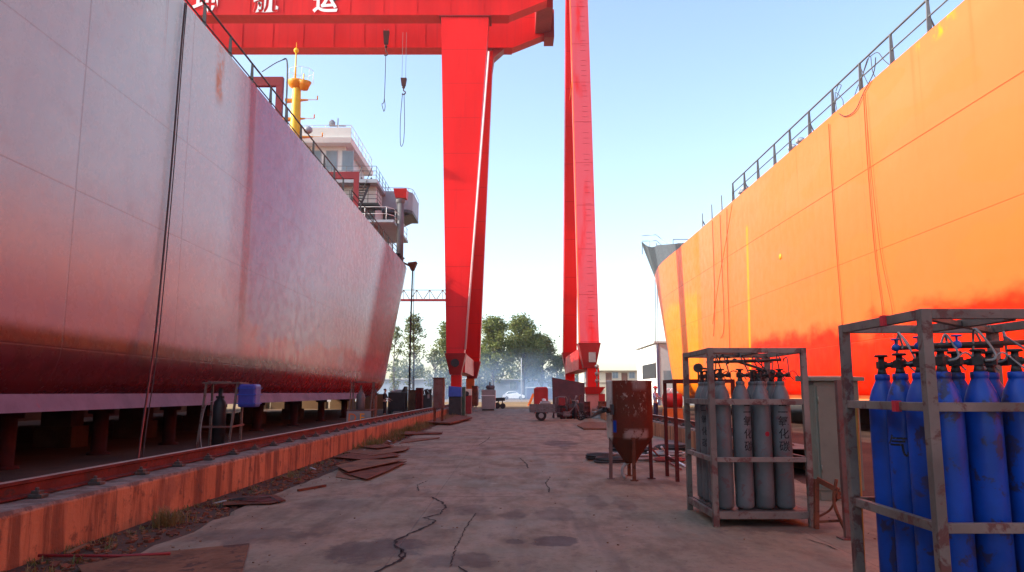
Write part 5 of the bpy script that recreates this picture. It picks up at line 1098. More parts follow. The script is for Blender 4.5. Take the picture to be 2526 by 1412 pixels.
m = MB(); m.b2((-0.36, -0.30, 1.05), (-0.30, -0.22, 1.22)); m.cyl((-0.30, -0.26, 1.12), (-0.42, -0.30, 1.10), 0.03, n=8); m.bar((-0.32, -0.08, 0.52), (-0.24, 0.0, 0.55), 0.03); m.build('lug', M['black'], t)
# dark hose that runs from the hopper to the crane foot
m = MB(); a = at(1500, 1012, 12.6); m.tube(smooth_path([a, at(1480, 1016, 13.6), gnd(1455, 1030, 0.2), gnd(1440, 1028, 0.06), gnd(1432, 1023, 0.06)], 6), 0.04, 8); m.build('air_hose', M['hose_black'], None, 'thick black hose running from the hopper towards the pink cabinet', 'hose')
# red rusty frame behind
t = thing('open_frame', 'tall dark red open frame between the hopper and the grey rack', 'frame', (2.9, 12.4, 0.03)); fx = at(1664, 1000, 12.4).x; fy = 12.35
for dx, dy in ((0, 0), (0.95, 0), (0, 0.8), (0.95, 0.8)):
    m = MB(); m.box((fx + dx, fy + dy, 0.82), (0.055, 0.055, 1.58)); m.build('post', M['rust_red'], t)
m = MB()
for dy in (0, 0.8): m.bar((fx - 0.027, fy + dy, 1.63), (fx + 0.977, fy + dy, 1.63), 0.057)
for dx in (0, 0.95): m.bar((fx + dx, fy + 0.03, 1.63), (fx + dx, fy + 0.77, 1.63), 0.053); m.bar((fx + dx, fy + 0.03, 0.35), (fx + dx, fy + 0.77, 0.35), 0.045)
m.build('top_frame', M['rust_red'], t)
# hoses coiled on the slab round the hopper
def coil(cx, cy, r0, n, rt, mat, label, seed, sq=0.5):
    r = random.Random(seed); pts = []
    for i in range(n * 18):
        a = i / 18 * 2 * math.pi; rr = r0 * (1 + 0.15 * math.sin(a * 0.37 + seed)) + 0.02 * math.sin(i * 0.21); pts.append((cx + rr * math.cos(a), cy + rr * sq * math.sin(a), 0.03 + rt + rt * 1.7 * (i / 18) * 0.55))
    m = MB(); m.tube(pts, rt, 7); m.build('hose_coil', mat, None, label, 'hose', 'hose coils round the hopper')
q = gnd(1510, 1142, 0.03); coil(q.x, q.y, 0.30, 4, 0.022, M['hose_black'], 'black hose coil left of the hopper legs', 1, 0.9)
q = gnd(1520, 1130, 0.03); coil(q.x + 0.02, q.y + 0.35, 0.24, 3, 0.02, M['hose_grey'], 'pale grey hose coil behind the hopper legs', 2, 0.9)
q = gnd(1625, 1125, 0.03); coil(q.x + 0.15, q.y, 0.36, 4, 0.022, M['hose_grey'], 'grey hose coil right of the hopper beside the red frame', 3, 0.9)
q = gnd(1640, 1140, 0.03); coil(q.x + 0.1, q.y, 0.30, 3, 0.020, M['hose_red'], 'dark red hose coil in front of the grey coil', 4, 0.8)
for k, (u, v, r0, mt, ds) in enumerate(((1480, 1136, 0.26, 'hose_black', 'black hose coil at the left end of the hose heap'), (1545, 1118, 0.34, 'hose_black', 'large black hose coil behind the hopper cone'), (1590, 1120, 0.30, 'hose_black', 'black hose coil behind the right hopper leg'), (1655, 1112, 0.36, 'hose_black', 'black hose coil behind the dark red frame post'), (1570, 1138, 0.24, 'hose_grey', 'grey hose coil under the hopper cone'))):
    q = gnd(u, v, 0.03); coil(q.x, q.y, r0, 5, 0.024, M[mt], ds, 11 + k, 0.85)
m = MB(); m.tube(smooth_path([at(1610, 1110, 14.5), gnd(1625, 1125, 0.06), gnd(1652, 1142, 0.06), gnd(1680, 1158, 0.06)], 6), 0.018, 7); m.build('hose', M['hose_red'], None, 'thin red hose trailing past the dark red frame', 'hose')
m = MB(); m.tube(smooth_path([at(1632, 1103, 14.8), gnd(1640, 1115, 0.08), gnd(1655, 1130, 0.06), gnd(1690, 1150, 0.06)], 6), 0.022, 7); m.build('hose', M['cloth_white'], None, 'short white hose lying beside the red hose', 'hose')
# steel plates
def plate(px, z, th, mat, label, group=None, tilt=0.0):
    P_ = [gnd(u, v, z) for u, v in px]; c = sum(P_, Vector()) / len(P_); P_ = [p + Vector((0, 0, tilt * (p.x - c.x))) for p in P_]
    lo = min(p.z for p in P_)
    if lo < z: P_ = [p + Vector((0, 0, z - lo)) for p in P_]
    m = MB(); m.prism(P_, (0, 0, th)); return m.build('steel_plate', mat, None, label, 'plate', group, bevel=0.002)
plate([(190, 1398), (330, 1372), (615, 1345), (590, 1440), (240, 1470)], 0.034, 0.012, M['rust_plate'], 'big brown steel plate flat on the slab at the bottom left corner', tilt=0.006)
plate([(828, 1178), (865, 1184), (900, 1182), (1000, 1140), (905, 1136), (838, 1150)], 0.034, 0.008, M['rust_plate'], 'lowest plate of the brown plate stack by the kerb', 'stack of cut plates')
plate([(850, 1170), (905, 1186), (955, 1166), (1004, 1142), (900, 1140), (835, 1158)], 0.046, 0.008, M['rust'], 'dark middle plate of the brown plate stack by the kerb', 'stack of cut plates', 0.02)
plate([(828, 1150), (858, 1167), (1003, 1139), (890, 1136)], 0.075, 0.010, M['rust_plate'], 'topmost brown plate of the stack by the kerb, one corner raised', 'stack of cut plates', 0.03)
plate([(820, 1128), (900, 1138), (988, 1128), (975, 1122), (870, 1118)], 0.034, 0.01, M['rust'], 'dark rusty plate lying behind the brown stack', 'loose plates on the slab', 0.02)
plate([(850, 1116), (920, 1128), (1000, 1116), (1012, 1106), (900, 1103)], 0.036, 0.01, M['rust_plate'], 'brown plate with curled edge beyond the dark rusty plate', 'loose plates on the slab', 0.03)
plate([(880, 1102), (930, 1110), (972, 1104), (940, 1098)], 0.07, 0.01, M['rust'], 'small dark plate on top of the curled brown plate', 'loose plates on the slab', 0.04)
plate([(985, 1095), (1080, 1083), (1085, 1081), (1000, 1084)], 0.034, 0.015, M['rust_plate'], 'narrow brown strip of plate near the dry weeds', 'loose plates on the slab', 0.01)
plate([(975, 1074), (1090, 1071), (1092, 1068), (985, 1066)], 0.05, 0.03, M['rust'], 'long dark plate nearest the dry weeds by the kerb', 'loose plates on the slab', 0.0)
plate([(548, 1248), (668, 1246), (705, 1238), (680, 1224), (600, 1226), (555, 1232)], 0.034, 0.007, M['rust'], 'cut rusty plate close to the kerb left of the bar', 'loose plates on the slab', 0.02)
plate([(590, 1236), (640, 1240), (700, 1236), (650, 1221)], 0.05, 0.006, M['rust_red'], 'small reddish plate on the cut rusty plate', 'loose plates on the slab', 0.01)
plate([(1424, 1052), (1440, 1061), (1510, 1061), (1510, 1046), (1440, 1044)], 0.034, 0.06, M['rust_plate'], 'thick brown plate lying left of the hopper behind it', 'loose plates on the slab')
plate([(1608, 1108), (1700, 1112), (1700, 1090), (1612, 1086)], 0.034, 0.03, M['orange_paint'] if False else M['cab_rust'], 'reddish plate on the ground behind the hose coils', 'loose plates on the slab')
plate([(1048, 1046), (1110, 1050), (1165, 1036), (1120, 1026), (1060, 1032)], 0.04, 0.06, M['rust'], 'rusty plate heap below the box on legs', 'loose plates on the slab', 0.03)
m = MB(); m.bar(gnd(735, 1210, 0.05), gnd(803, 1198, 0.05), 0.035, 0.03); m.build('steel_bar', M['rust'], None, 'short dark bar lying alone on the slab', 'bar')
m = MB(); m.tube([gnd(95, 1371, 0.05), gnd(290, 1372, 0.05), gnd(420, 1366, 0.06)], 0.013, 8); m.build('red_pipe', M['deck_red'], None, 'thin red pipe lying behind the big brown plate', 'pipe')
m = MB()
for k in range(3): m.tube(smooth_path([gnd(560 + k * 6, 1234, 0.05), gnd(610, 1226 + k * 3, 0.10), gnd(665, 1226, 0.07), gnd(690 - k * 9, 1240, 0.05)], 6), 0.007, 5)
m.build('wire_loop', M['rope_dark'], None, 'dark wire loops over the cut rusty plate', 'wire')
# ---- gas bottle stands beyond the track
def bottle_stand(u0, u1, vb, vt, label, drum, sign, clabel):
    g0 = gnd(u0, vb); D = g0.y; sc_ = F / D; W = (u1 - u0) / sc_; H = (vb - vt) / sc_; x0 = g0.x
    t = thing('bottle_stand', label, 'stand', (x0 + W / 2, D, 0), group='bottle stands behind the left track')
    sw = 0.05
    for dx, dy, lx in ((0, 0, 0.16), (W, 0, 0.16), (0.12, 0.5, 0.0), (W + 0.12, 0.5, 0.0)):
        m = MB(); m.bar((x0 + dx, D + dy, 0), (x0 + dx + lx, D + dy, H - 0.03), sw); m.build('leg', M['steel_grey'], t)
    m = MB(); m.box((x0 + W / 2 + 0.16, D + 0.25, H), (W + 0.18, 0.62, 0.03)); m.box((x0 + W / 2 + 0.02, D + 0.2, H + 0.03), (W * 0.6, 0.4, 0.02), 0.1); m.build('roof_sheet', M['steel_grey'], t)
    m = MB(); m.bar((x0 + 0.05, D, H * 0.36), (x0 + W + 0.06, D, H * 0.36), 0.045)
    m.bar((x0 + W + 0.06, D, H * 0.36), (x0 + W + 0.18, D + 0.5, H * 0.38), 0.045); m.build('rail', M['cab_rust'], t)
    m = MB(); r = 0.16 if not sign else 0.19; c = (x0 + W * 0.55, D + 0.25, 0)
    z0 = 0.06 if not sign else H * 0.36
    m.lathe([(0, z0), (r, z0), (r, H * 0.64), (r * 0.9, H * 0.72), (r * 0.4, H * 0.78), (0.05, H * 0.79), (0.05, H * 0.93), (0, H * 0.93)], c, 20); m.box((c[0], c[1], H * 0.79), (0.2, 0.06, 0.06)); m.build('gas_bottle', M['black'] if not sign else M['rail_grey'], None, clabel, 'gas bottle')
    if drum:
        m = MB(); xd = x0 + W + 0.20; m.b2((xd - 0.02, D - 0.02, H - 0.60), (xd + 0.42, D + 0.42, H - 0.03)); dd = m.build('blue_tub', M['blue_drum'], None, 'blue plastic tub hung on the side of the nearer bottle stand', 'tub', bevel=0.05)
        m = MB()
        for zz in (H - 0.14, H - 0.30, H - 0.52): m.b2((xd - 0.035, D - 0.035, zz), (xd + 0.435, D + 0.435, zz + 0.025))
        m.build('rim_band', M['blue_plastic'], dd)
        m = MB(); m.tube(smooth_path([(c[0] - 0.1, c[1] - 0.1, H * 0.74), (x0 + 0.18, D - 0.03, H * 0.66), (x0 + 0.1, D - 0.05, H * 0.3), (x0 + 0.16, D - 0.05, 0.02)], 6), 0.012, 6); m.build('gas_hose', M['hose_grey'], t)
    if sign:
        m = MB(); m.b2((x0 - 0.02, D - 0.05, 0.1), (x0 + W + 0.1, D - 0.028, H * 0.34)); sg = m.build('sign_board', M['cab_rust'] if False else M['cab_grey'], t)
        for k, (ch, mt) in enumerate((('D', 'orange_paint'), ('F', 'mast_orange'))):
            me = text_mesh(ch, 0.52, 0.002); bx = x0 + 0.22 + 0.42 * k
            for v in me.vertices: v.co = Vector((bx + v.co.x, D - 0.056 - v.co.z, 0.1 + H * 0.13 + v.co.y)) - t.location
            me.materials.append(M[mt]); o = bpy.data.objects.new('lettering', me); COL.objects.link(o); o.parent = sg
    return t
bottle_stand(484, 560, 1115, 950, 'metal bottle stand with a blue tub on its side beyond the rail', True, False, 'black gas bottle inside the stand with the blue tub')
bottle_stand(856, 908, 1052, 946, 'metal bottle stand with a lettered board on its front', False, True, 'dark grey gas bottle in the stand with the lettered board')
# ---- hanging hoses and ropes over the sides
XL = LX + 0.09
m = MB(); P_ = [(457, 8), (446, 130), (424, 400), (402, 640), (383, 830), (370, 930), (350, 1060), (342, 1130)]
m.tube(smooth_path([onx(u, v, XL + 0.0009 * max(0, v - 700)) for u, v in P_], 8), 0.026, 6); m.tube(smooth_path([onx(u + 4 + 0.006 * v, v, XL + 0.02 + 0.0009 * max(0, v - 700)) for u, v in P_], 8), 0.014, 6)
m.build('hanging_hose', M['rope_dark'], None, 'dark hose pair hanging down the lilac hull from its deck to the ground', 'hose')
m = MB(); m.tube(smooth_path([onx(u, v, XL + 0.05 + 0.0009 * max(0, v - 700)) for u, v in ((385, 822), (376, 890), (366, 960), (350, 1070), (341, 1134))], 6), 0.017, 6); m.build('hanging_hose', M['hose_red'], None, 'red hose end hanging beside the dark hoses near the ground', 'hose')
def droop(pts, X, mat, label, r=0.016):
    m = MB(); m.tube(smooth_path([onx(u, v, X) for u, v in pts], 8), r, 5); m.build('hanging_rope', mat, None, label, 'rope', 'ropes hanging on the orange hull')
XR = RX - 0.06
droop([(2044, 306), (2050, 420), (2062, 600), (2078, 805)], XR, M['rope_orange'], 'orange line hanging straight below the left rope tangle on the orange hull')
droop([(2130, 228), (2140, 400), (2158, 620), (2176, 760), (2178, 830)], XR, M['rope_orange'], 'orange line hanging below the right rope tangle on the orange hull')
droop([(2134, 228), (2147, 400), (2172, 620), (2200, 760), (2204, 840)], XR - 0.02, M['rope_orange'], 'second thin line just right of the long hanging line', 0.010)
droop([(1757, 545), (1762, 700), (1762, 790), (1760, 830)], XR, M['rope_orange'], 'leftmost short line on the bow part of the orange hull', 0.018)
droop([(1776, 530), (1780, 640), (1786, 800), (1778, 835)], XR, M['rope_orange'], 'second line from the bow on the orange hull', 0.018)
droop([(1806, 505), (1790, 600), (1772, 700), (1758, 800)], XR - 0.05, M['rope_orange'], 'slanting line crossing the other bow lines', 0.014)
droop([(1793, 515), (1794, 640), (1800, 860)], XR, M['rope_orange'], 'third line from the bow, beside the yellow streak', 0.018)
droop([(2160, 142), (2155, 180), (2130, 230), (2110, 272), (2086, 287), (2070, 281)], RX + 0.0 - 0.05, M['rope_dark'], 'dark rope loop sagging from the rail over the orange deck edge', 0.016)
def tangle(pairs, label):
    m = MB()
    for pts in pairs: m.tube(smooth_path([onx(u, v, RX + 0.2) for u, v in pts], 6), 0.013, 5)
    m.build('rope_tangle', M['rope_dark'], None, label, 'rope', 'rope tangles on the right rail')
tangle([[(2145, 138), (2130, 180), (2112, 225), (2105, 250)], [(2148, 140), (2152, 175), (2160, 200), (2140, 225)], [(2122, 165), (2135, 195), (2150, 225)], [(2146, 140), (2165, 130), (2180, 148), (2200, 165)], [(2140, 145), (2125, 200), (2128, 240)]], 'tangle of ropes tied on the right rail nearest the camera')
tangle([[(2062, 225), (2068, 210), (2075, 212), (2066, 235), (2050, 290)], [(2060, 228), (2062, 260), (2068, 285)], [(2062, 228), (2078, 245), (2080, 260)]], 'smaller rope tangle tied further along the right rail')
m = MB()
for du in (0, 6): m.tube([at(1616 + du, 690, 62.2), at(1617 + du, 845, 62.2), at(1618 + du, 955, 62)], 0.03, 5)
m.build('bow_rope', M['wire'], None, 'pair of thin ropes hanging from the grey bow to the ground', 'rope')
m = MB(); fz = FAIR.z
for dx, r in ((0.0, 0.05), (0.10, 0.035), (0.42, 0.025)): m.tube(smooth_path([(FAIR.x + dx * 0.3, 63, fz), (FAIR.x + dx * 0.6 - 0.1, 63, fz * 0.55), (FAIR.x + dx - 0.12, 63, 0.5), (FAIR.x + dx - 0.1, 62.8, 0)], 6), r, 6)
m.build('mooring_rope', M['rope_dark'], None, 'black mooring ropes dropping from the stern fairlead to the ground', 'rope')
# ================================================================ CARGO TRICYCLE AND WHAT STANDS ROUND IT
TY = 38.6; tp = at(1350, 1038, TY)
trk = local(thing('cargo_tricycle', 'silver cargo tricycle with a loaded bed parked in front of the dark leaning panel', 'tricycle', (at(1340, 1030, TY).x, TY, 0.03)))
def tu(u): return at(u, 1000, TY).x - trk.location.x
mk('trike_silver', (0.125, 0.118, 0.125), 0.45, 0.2, 4, amt=0.25)
bx0, bx1 = tu(1306), tu(1368)
m = MB(); m.b2((bx0, -0.55, 0.42), (bx1, 0.55, 0.48)); 
for yy in (-0.55, 0.53): m.b2((bx0, yy, 0.481), (bx1, yy + 0.02, 0.80))
for xx in (bx0, bx1 - 0.02): m.b2((xx, -0.529, 0.482), (xx + 0.02, 0.529, 0.80))
bd = m.build('cargo_bed', M['trike_silver'], trk)
m = MB()
for i in range(5): xx = bx0 + 0.05 + i * (bx1 - bx0 - 0.1) / 4; m.b2((xx - 0.02, -0.575, 0.44), (xx + 0.02, -0.551, 0.84))
m.b2((bx0 - 0.02, -0.58, 0.80), (bx1 + 0.02, -0.545, 0.835)); m.b2((bx0 - 0.02, -0.578, 0.60), (bx1 + 0.02, -0.5525, 0.63)); m.build('bed_rail', M['trike_silver'], bd)
for yy in (-0.46, 0.46):
    m = MB(); xx = tu(1334); m.cyl((xx, yy - 0.06, 0.26), (xx, yy + 0.06, 0.26), 0.26, n=22); wh = m.build('wheel', M['rubber'], trk)
    m = MB(); m.cyl((xx, yy - 0.07, 0.26), (xx, yy + 0.07, 0.26), 0.13, n=14); m.build('rim', M['cab_grey'], wh)
    m = MB(); m.tube([(xx + 0.36 * math.cos(a), yy, 0.26 + 0.34 * math.sin(a)) for a in [0.3 + i * 0.25 for i in range(11)]], 0.02, 5); m.build('mudguard', M['trike_silver'], trk)
xx = tu(1432); m = MB()
pts = [(xx + 0.22 * math.cos(i * 0.3142), -0.0, 0.26 + 0.22 * math.sin(i * 0.3142)) for i in range(21)]; m.tube(pts, 0.04, 8, False); wh = m.build('wheel', M['rubber'], trk)
m = MB()
for i in range(8): m.cyl((xx, 0, 0.26), (xx + 0.2 * math.cos(i * 0.785), 0, 0.26 + 0.2 * math.sin(i * 0.785)), 0.006, n=4)
m.cyl((xx, -0.06, 0.26), (xx, 0.06, 0.26), 0.04, n=8); m.build('rim', M['cab_grey'], wh)
m = MB(); m.tube([(bx1 - 0.1, 0, 0.42), (tu(1385), 0, 0.36), (tu(1405), 0, 0.40), (tu(1418), 0, 0.72), (tu(1421), 0, 0.85)], 0.035, 7); m.tube([(xx, -0.07, 0.26), (tu(1424), -0.07, 0.62), (tu(1420), -0.05, 0.95)], 0.022, 6); m.tube([(xx, 0.07, 0.26), (tu(1424), 0.07, 0.62), (tu(1420), 0.05, 0.95)], 0.022, 6); m.tube([(tu(1372), -0.2, 0.30), (tu(1410), -0.2, 0.30)], 0.02, 6)
m.box((tu(1398), 0, 0.33), (0.34, 0.26, 0.24)); m.build('frame', M['trike_silver'], trk)
m = MB(); m.tube(smooth_path([(tu(1412), -0.36, 1.02), (tu(1418), -0.2, 1.0), (tu(1421), 0, 0.95), (tu(1418), 0.2, 1.0), (tu(1412), 0.36, 1.02)], 4), 0.017, 6); m.cyl((tu(1422), 0, 0.95), (tu(1427), -0.02, 0.92), 0.08, n=12)
for s_ in (-1, 1): m.cyl((tu(1418), 0.2 * s_, 1.0), (tu(1421), 0.24 * s_, 1.2), 0.008, n=5); m.box((tu(1422), 0.26 * s_, 1.22), (0.03, 0.13, 0.08))
m.build('handlebar', M['cab_grey'], trk)
m = MB(); m.hexa([(tu(1372), -0.2, 0.62), (tu(1398), -0.2, 0.62), (tu(1398), 0.2, 0.62), (tu(1372), 0.2, 0.62)], [(tu(1372), -0.18, 0.74), (tu(1397), -0.16, 0.71), (tu(1397), 0.16, 0.71), (tu(1372), 0.18, 0.74)]); m.hexa([(tu(1404), -0.12, 0.62), (tu(1416), -0.1, 0.7), (tu(1416), 0.1, 0.7), (tu(1404), 0.12, 0.62)], [(tu(1402), -0.1, 0.80), (tu(1414), -0.08, 0.84), (tu(1414), 0.08, 0.84), (tu(1402), 0.1, 0.80)]); m.build('saddle', M['black'], trk)
m = MB(); m.tube([(tu(1371), -0.5, 0.5), (tu(1371), -0.5, 1.15), (tu(1378), -0.5, 1.2), (tu(1394), -0.5, 1.2), (tu(1397), -0.5, 1.1), (tu(1397), -0.45, 0.5)], 0.02, 6)
m.tube([(tu(1371), 0.5, 0.5), (tu(1371), 0.5, 1.15), (tu(1394), 0.5, 1.2), (tu(1397), 0.5, 0.6)], 0.02, 6); m.build('seat_frame', M['trike_silver'], trk)
m = MB(); m.b2((tu(1377), -0.44, 0.76), (tu(1393), 0.44, 1.14)); m.build('seat_box', M['deck_red'], trk, bevel=0.02)
# load on the bed
m = MB(); c = at(1342, 975, TY); c.z = 0.51; m.lathe([(0, 0), (0.27, 0), (0.32, 0.10), (0.30, 0.30), (0.20, 0.46), (0.08, 0.53), (0.11, 0.60), (0, 0.62)], (c.x, TY - 0.02, c.z), 14)
for v in m.v: v.x += 0.03 * math.sin(v.z * 9 + v.y * 7); v.y += 0.03 * math.sin(v.z * 8 + v.x * 9)
m.build('sack', M['cloth_white'], None, 'white knotted sack standing on the bed of the tricycle', 'sack')
m = MB(); m.b2((c.x - 0.22, TY - 0.50, 0.515), (c.x + 0.32, TY - 0.38, 0.95)); m.b2((c.x - 0.16, TY - 0.505, 0.96), (c.x + 0.26, TY - 0.39, 1.02)); m.build('tool_box', M['cab_grey'], None, 'grey tool box in front of the white sack on the tricycle bed', 'box', bevel=0.02)
m = MB(); q = gnd(1428, 1034)
for k in range(7): m.tube(smooth_path([(q.x + rng.uniform(-.5, .5), q.y + rng.uniform(-.3, .5), 0.07 + 0.05 * k) for _ in range(6)], 6), 0.05, 6)
m.build('hose_pile', M['hose_black'], None, 'tangled black hose pile under the handlebar side of the tricycle', 'hose')
m = MB(); q = at(1404, 1000, 41.0)
for dx, h_ in ((-0.35, 0.95), (0.0, 1.15), (0.38, 0.8)): m.lathe([(0, 0.03), (0.15, 0.03), (0.15, h_ * 0.8), (0.10, h_ * 0.92), (0.04, h_), (0.04, h_ + 0.12), (0, h_ + 0.12)], (q.x + dx, 41.0 + 0.1 * dx, 0), 14)
m.build('pump_unit', M['maroon'], None, 'dark three bottle pump unit between tricycle and steel screen', 'pump')
# dark panel leaning behind the tricycle, and red gear behind that
P4 = [at(1363, 932, 42.5), at(1441, 945, 42.5), at(1441, 1022, 42.0), at(1366, 1020, 42.0)]
m = MB(); m.prism(P4, (0, 0.06, 0))
for k in range(5): a = P4[3].lerp(P4[2], k / 4); b = P4[0].lerp(P4[1], k / 4); m.bar(a + Vector((0, 0.09, 0)), b + Vector((0, 0.09, 0)), 0.06)
m.bar(P4[2] + Vector((0, 0.06, 0)), (P4[2].x, 43.4, 0), 0.06); m.bar(P4[3] + Vector((0, 0.06, 0)), (P4[3].x, 43.4, 0), 0.06)
for q in P4[2:]: m.bar(q + Vector((0, 0.03, 0)), (q.x, q.y + 0.02, 0.03), 0.08)
m.build('steel_screen', M['maroon'], None, 'dark maroon steel screen standing behind the tricycle', 'screen')
m = MB(); Yr = 52.0; a = at(1318, 1003, Yr); b = at(1352, 955, Yr); m.b2((a.x, Yr, 0.25), (b.x, Yr + 1.2, b.z - 0.12)); m.hexa([(a.x, Yr, b.z - 0.118), (b.x, Yr, b.z - 0.118), (b.x, Yr + 1.2, b.z - 0.118), (a.x, Yr + 1.2, b.z - 0.118)], [(a.x + 0.15, Yr + 0.1, b.z), (b.x - 0.1, Yr + 0.1, b.z), (b.x - 0.1, Yr + 1.1, b.z), (a.x + 0.15, Yr + 1.1, b.z)])
for x in (a.x + 0.15, b.x - 0.15): m.cyl((x, Yr + 0.2, 0.13), (x, Yr + 1.0, 0.13), 0.13, n=10)
m.build('engine_set', M['red_paint'], None, 'red engine set with rounded hood behind the tricycle bed', 'engine set', bevel=0.03)
m = MB(); a = gnd(1306, 998); Yr = a.y * 0.9; a = at(1303, 996, Yr); b = at(1316, 971, Yr); m.hexa([(a.x - 0.1, Yr, 0.0), (a.x + 0.18, Yr, 0.0), (a.x + 0.18, Yr + 0.3, 0.0), (a.x - 0.1, Yr + 0.3, 0.0)], [(b.x - 0.12, Yr, b.z), (b.x + 0.18, Yr, b.z), (b.x + 0.18, Yr + 0.1, b.z), (b.x - 0.12, Yr + 0.1, b.z)]); m.build('leaning_board', M['orange_paint'], None, 'orange board leaning on the left of the red engine set', 'board')
m = MB(); m.b2((at(1476, 1000, 47).x, 47, 0), (at(1492, 1000, 47).x, 47.8, 1.35)); m.tube(smooth_path([at(1480, 985, 46.8), at(1476, 1000, 46.6), at(1488, 1018, 46.5), at(1496, 1032, 46.3)], 5), 0.06, 6); m.build('hose_reel', M['orange_paint'], None, 'orange hose reel box just right of the pink cabinet', 'reel')
for k, (u, Y, r_, h_, mt, ds) in enumerate(((1386, 43.6, 0.29, 0.9, 'black', 'black oil drum behind the seat box of the tricycle'), (1444, 44.6, 0.29, 0.88, 'maroon', 'dark red oil drum at the left of the pink cabinet'), (1488, 44.0, 0.29, 0.9, 'rust', 'rusty oil drum right of the pink cabinet'))):
    q = at(u, 1000, Y); m = MB(); m.lathe([(0, 0.004), (r_, 0.0), (r_ + 0.012, 0.01), (r_, 0.03), (r_, h_ * 0.33), (r_ + 0.012, h_ * 0.345), (r_, h_ * 0.36), (r_, h_ * 0.66), (r_ + 0.012, h_ * 0.675), (r_, h_ * 0.69), (r_, h_ - 0.03), (r_ + 0.012, h_ - 0.01), (r_ - 0.01, h_), (r_ - 0.02, h_ - 0.02), (0, h_ - 0.02)], (q.x, Y, 0.03), 20); m.build('oil_drum', M[mt], None, ds, 'drum', 'oil drums near the right crane foot')
t = thing('compressor_cart', 'dark engine cart with a bent exhaust in front of the steel screen', 'cart', (at(1420, 1000, 41.6).x, 41.6, 0.03))
c = t.location; m = MB(); m.box((c.x, c.y, 0.62), (0.85, 0.5, 0.5)); m.box((c.x - 0.1, c.y, 0.93), (0.5, 0.42, 0.12)); m.build('engine', M['black'], t, bevel=0.02)
m = MB(); m.bar((c.x - 0.6, c.y - 0.2, 0.33), (c.x + 0.5, c.y - 0.2, 0.33), 0.06); m.bar((c.x - 0.6, c.y + 0.2, 0.33), (c.x + 0.5, c.y + 0.2, 0.33), 0.06); m.bar((c.x - 0.6, c.y, 0.33), (c.x - 1.0, c.y, 0.75), 0.05); m.build('chassis', M['pipe_dark'], t)
for dx in (-0.3, 0.3):
    m = MB(); m.cyl((c.x + dx, c.y - 0.34, 0.2), (c.x + dx, c.y - 0.26, 0.2), 0.17, n=14); m.build('wheel', M['rubber'], t)
m = MB(); m.tube(smooth_path([(c.x + 0.2, c.y, 0.95), (c.x + 0.2, c.y, 1.2), (c.x + 0.35, c.y, 1.32)], 4), 0.035, 6); m.build('exhaust', M['rust'], t)
m = MB(); q = gnd(1480, 1034); m.lathe([(0.0, 0.0), (0.42, 0.0), (0.42, 0.10), (0.30, 0.12), (0.30, 0.30), (0.42, 0.32), (0.42, 0.42), (0, 0.42)], q, 18); m.build('cable_drum', M['hose_grey'], None, 'grey cable drum lying left of the hopper behind the hose', 'drum')
# red machine and white pipes near the worker
Yw = 37.0; a = at(1640, 1034, Yw); b = at(1668, 968, Yw); t = thing('air_compressor', 'red compressor with a round tank beside the worker in the red helmet', 'compressor', (a.x + 0.3, Yw, 0))
m = MB(); m.cyl((a.x + 0.02, Yw + 0.3, 1.05), (b.x + 0.3, Yw + 0.3, 1.05), 0.36, n=18); m.build('tank', M['red_paint'], t)
m = MB(); m.b2((a.x + 0.02, Yw + 0.02, 0.04), (b.x + 0.3, Yw + 0.6, 0.66)); m.build('base', M['orange_paint'], t)
m = MB()
for k in range(4): m.tube(smooth_path([(a.x + 0.1 + k * 0.15, Yw + 0.3, 1.4), (a.x + 0.05 + k * 0.16, Yw + 0.25, 1.55 + 0.05 * (k % 2)), (a.x + 0.25 + k * 0.12, Yw + 0.35, 1.62), (a.x + 0.35 + k * 0.1, Yw + 0.3, 1.42)], 4), 0.025, 6)
m.build('pipe', M['cloth_white'], t)

# ================================================================ MACHINES ALONG THE LEFT TRACK
def cab(name, label, cat, u0, u1, vt, Y, dep, z0, mat, parts=(), bevel=0.015, rz=0.0):
    a = at(u0, 990, Y); b = at(u1, 990, Y); zt = at((u0 + u1) / 2, vt, Y).z
    t = thing(name, label, cat, ((a.x + b.x) / 2, Y, max(0, z0)))
    m = MB(); m.b2((a.x, Y, z0), (b.x, Y + dep, zt)); m.build('body', mat, t, bevel=bevel); return t, a.x, b.x, zt
# rusty box on legs
Yb = 34.6; t, x0, x1, zt = cab('switch_box', 'tall rusty switch box on two legs right of the left rail', 'box', 1068, 1092, 934, Yb, 0.72, 0.72, M['cab_rust'])
m = MB(); m.b2((x1 + 0.003, Yb + 0.02, 0.74), (x1 + 0.03, Yb + 0.70, zt - 0.03)); m.build('side_panel', M['orange_paint'] if False else M['rust_plate'], t)
m = MB(); m.b2((x0 - 0.04, Yb - 0.05, zt + 0.002), (x1 + 0.06, Yb + 0.78, zt + 0.04)); m.build('roof', M['rust'], t)
m = MB(); m.b2((x0 + 0.03, Yb - 0.02, 0.78), (x1 - 0.03, Yb - 0.003, zt - 0.06)); m.build('door', M['cab_rust'], t)
for xx in (x0 + 0.05, x1 - 0.05):
    for yy in (Yb + 0.05, Yb + 0.67):
        m = MB(); m.box((xx, yy, 0.36), (0.06, 0.06, 0.715)); m.build('leg', M['rust'], t)
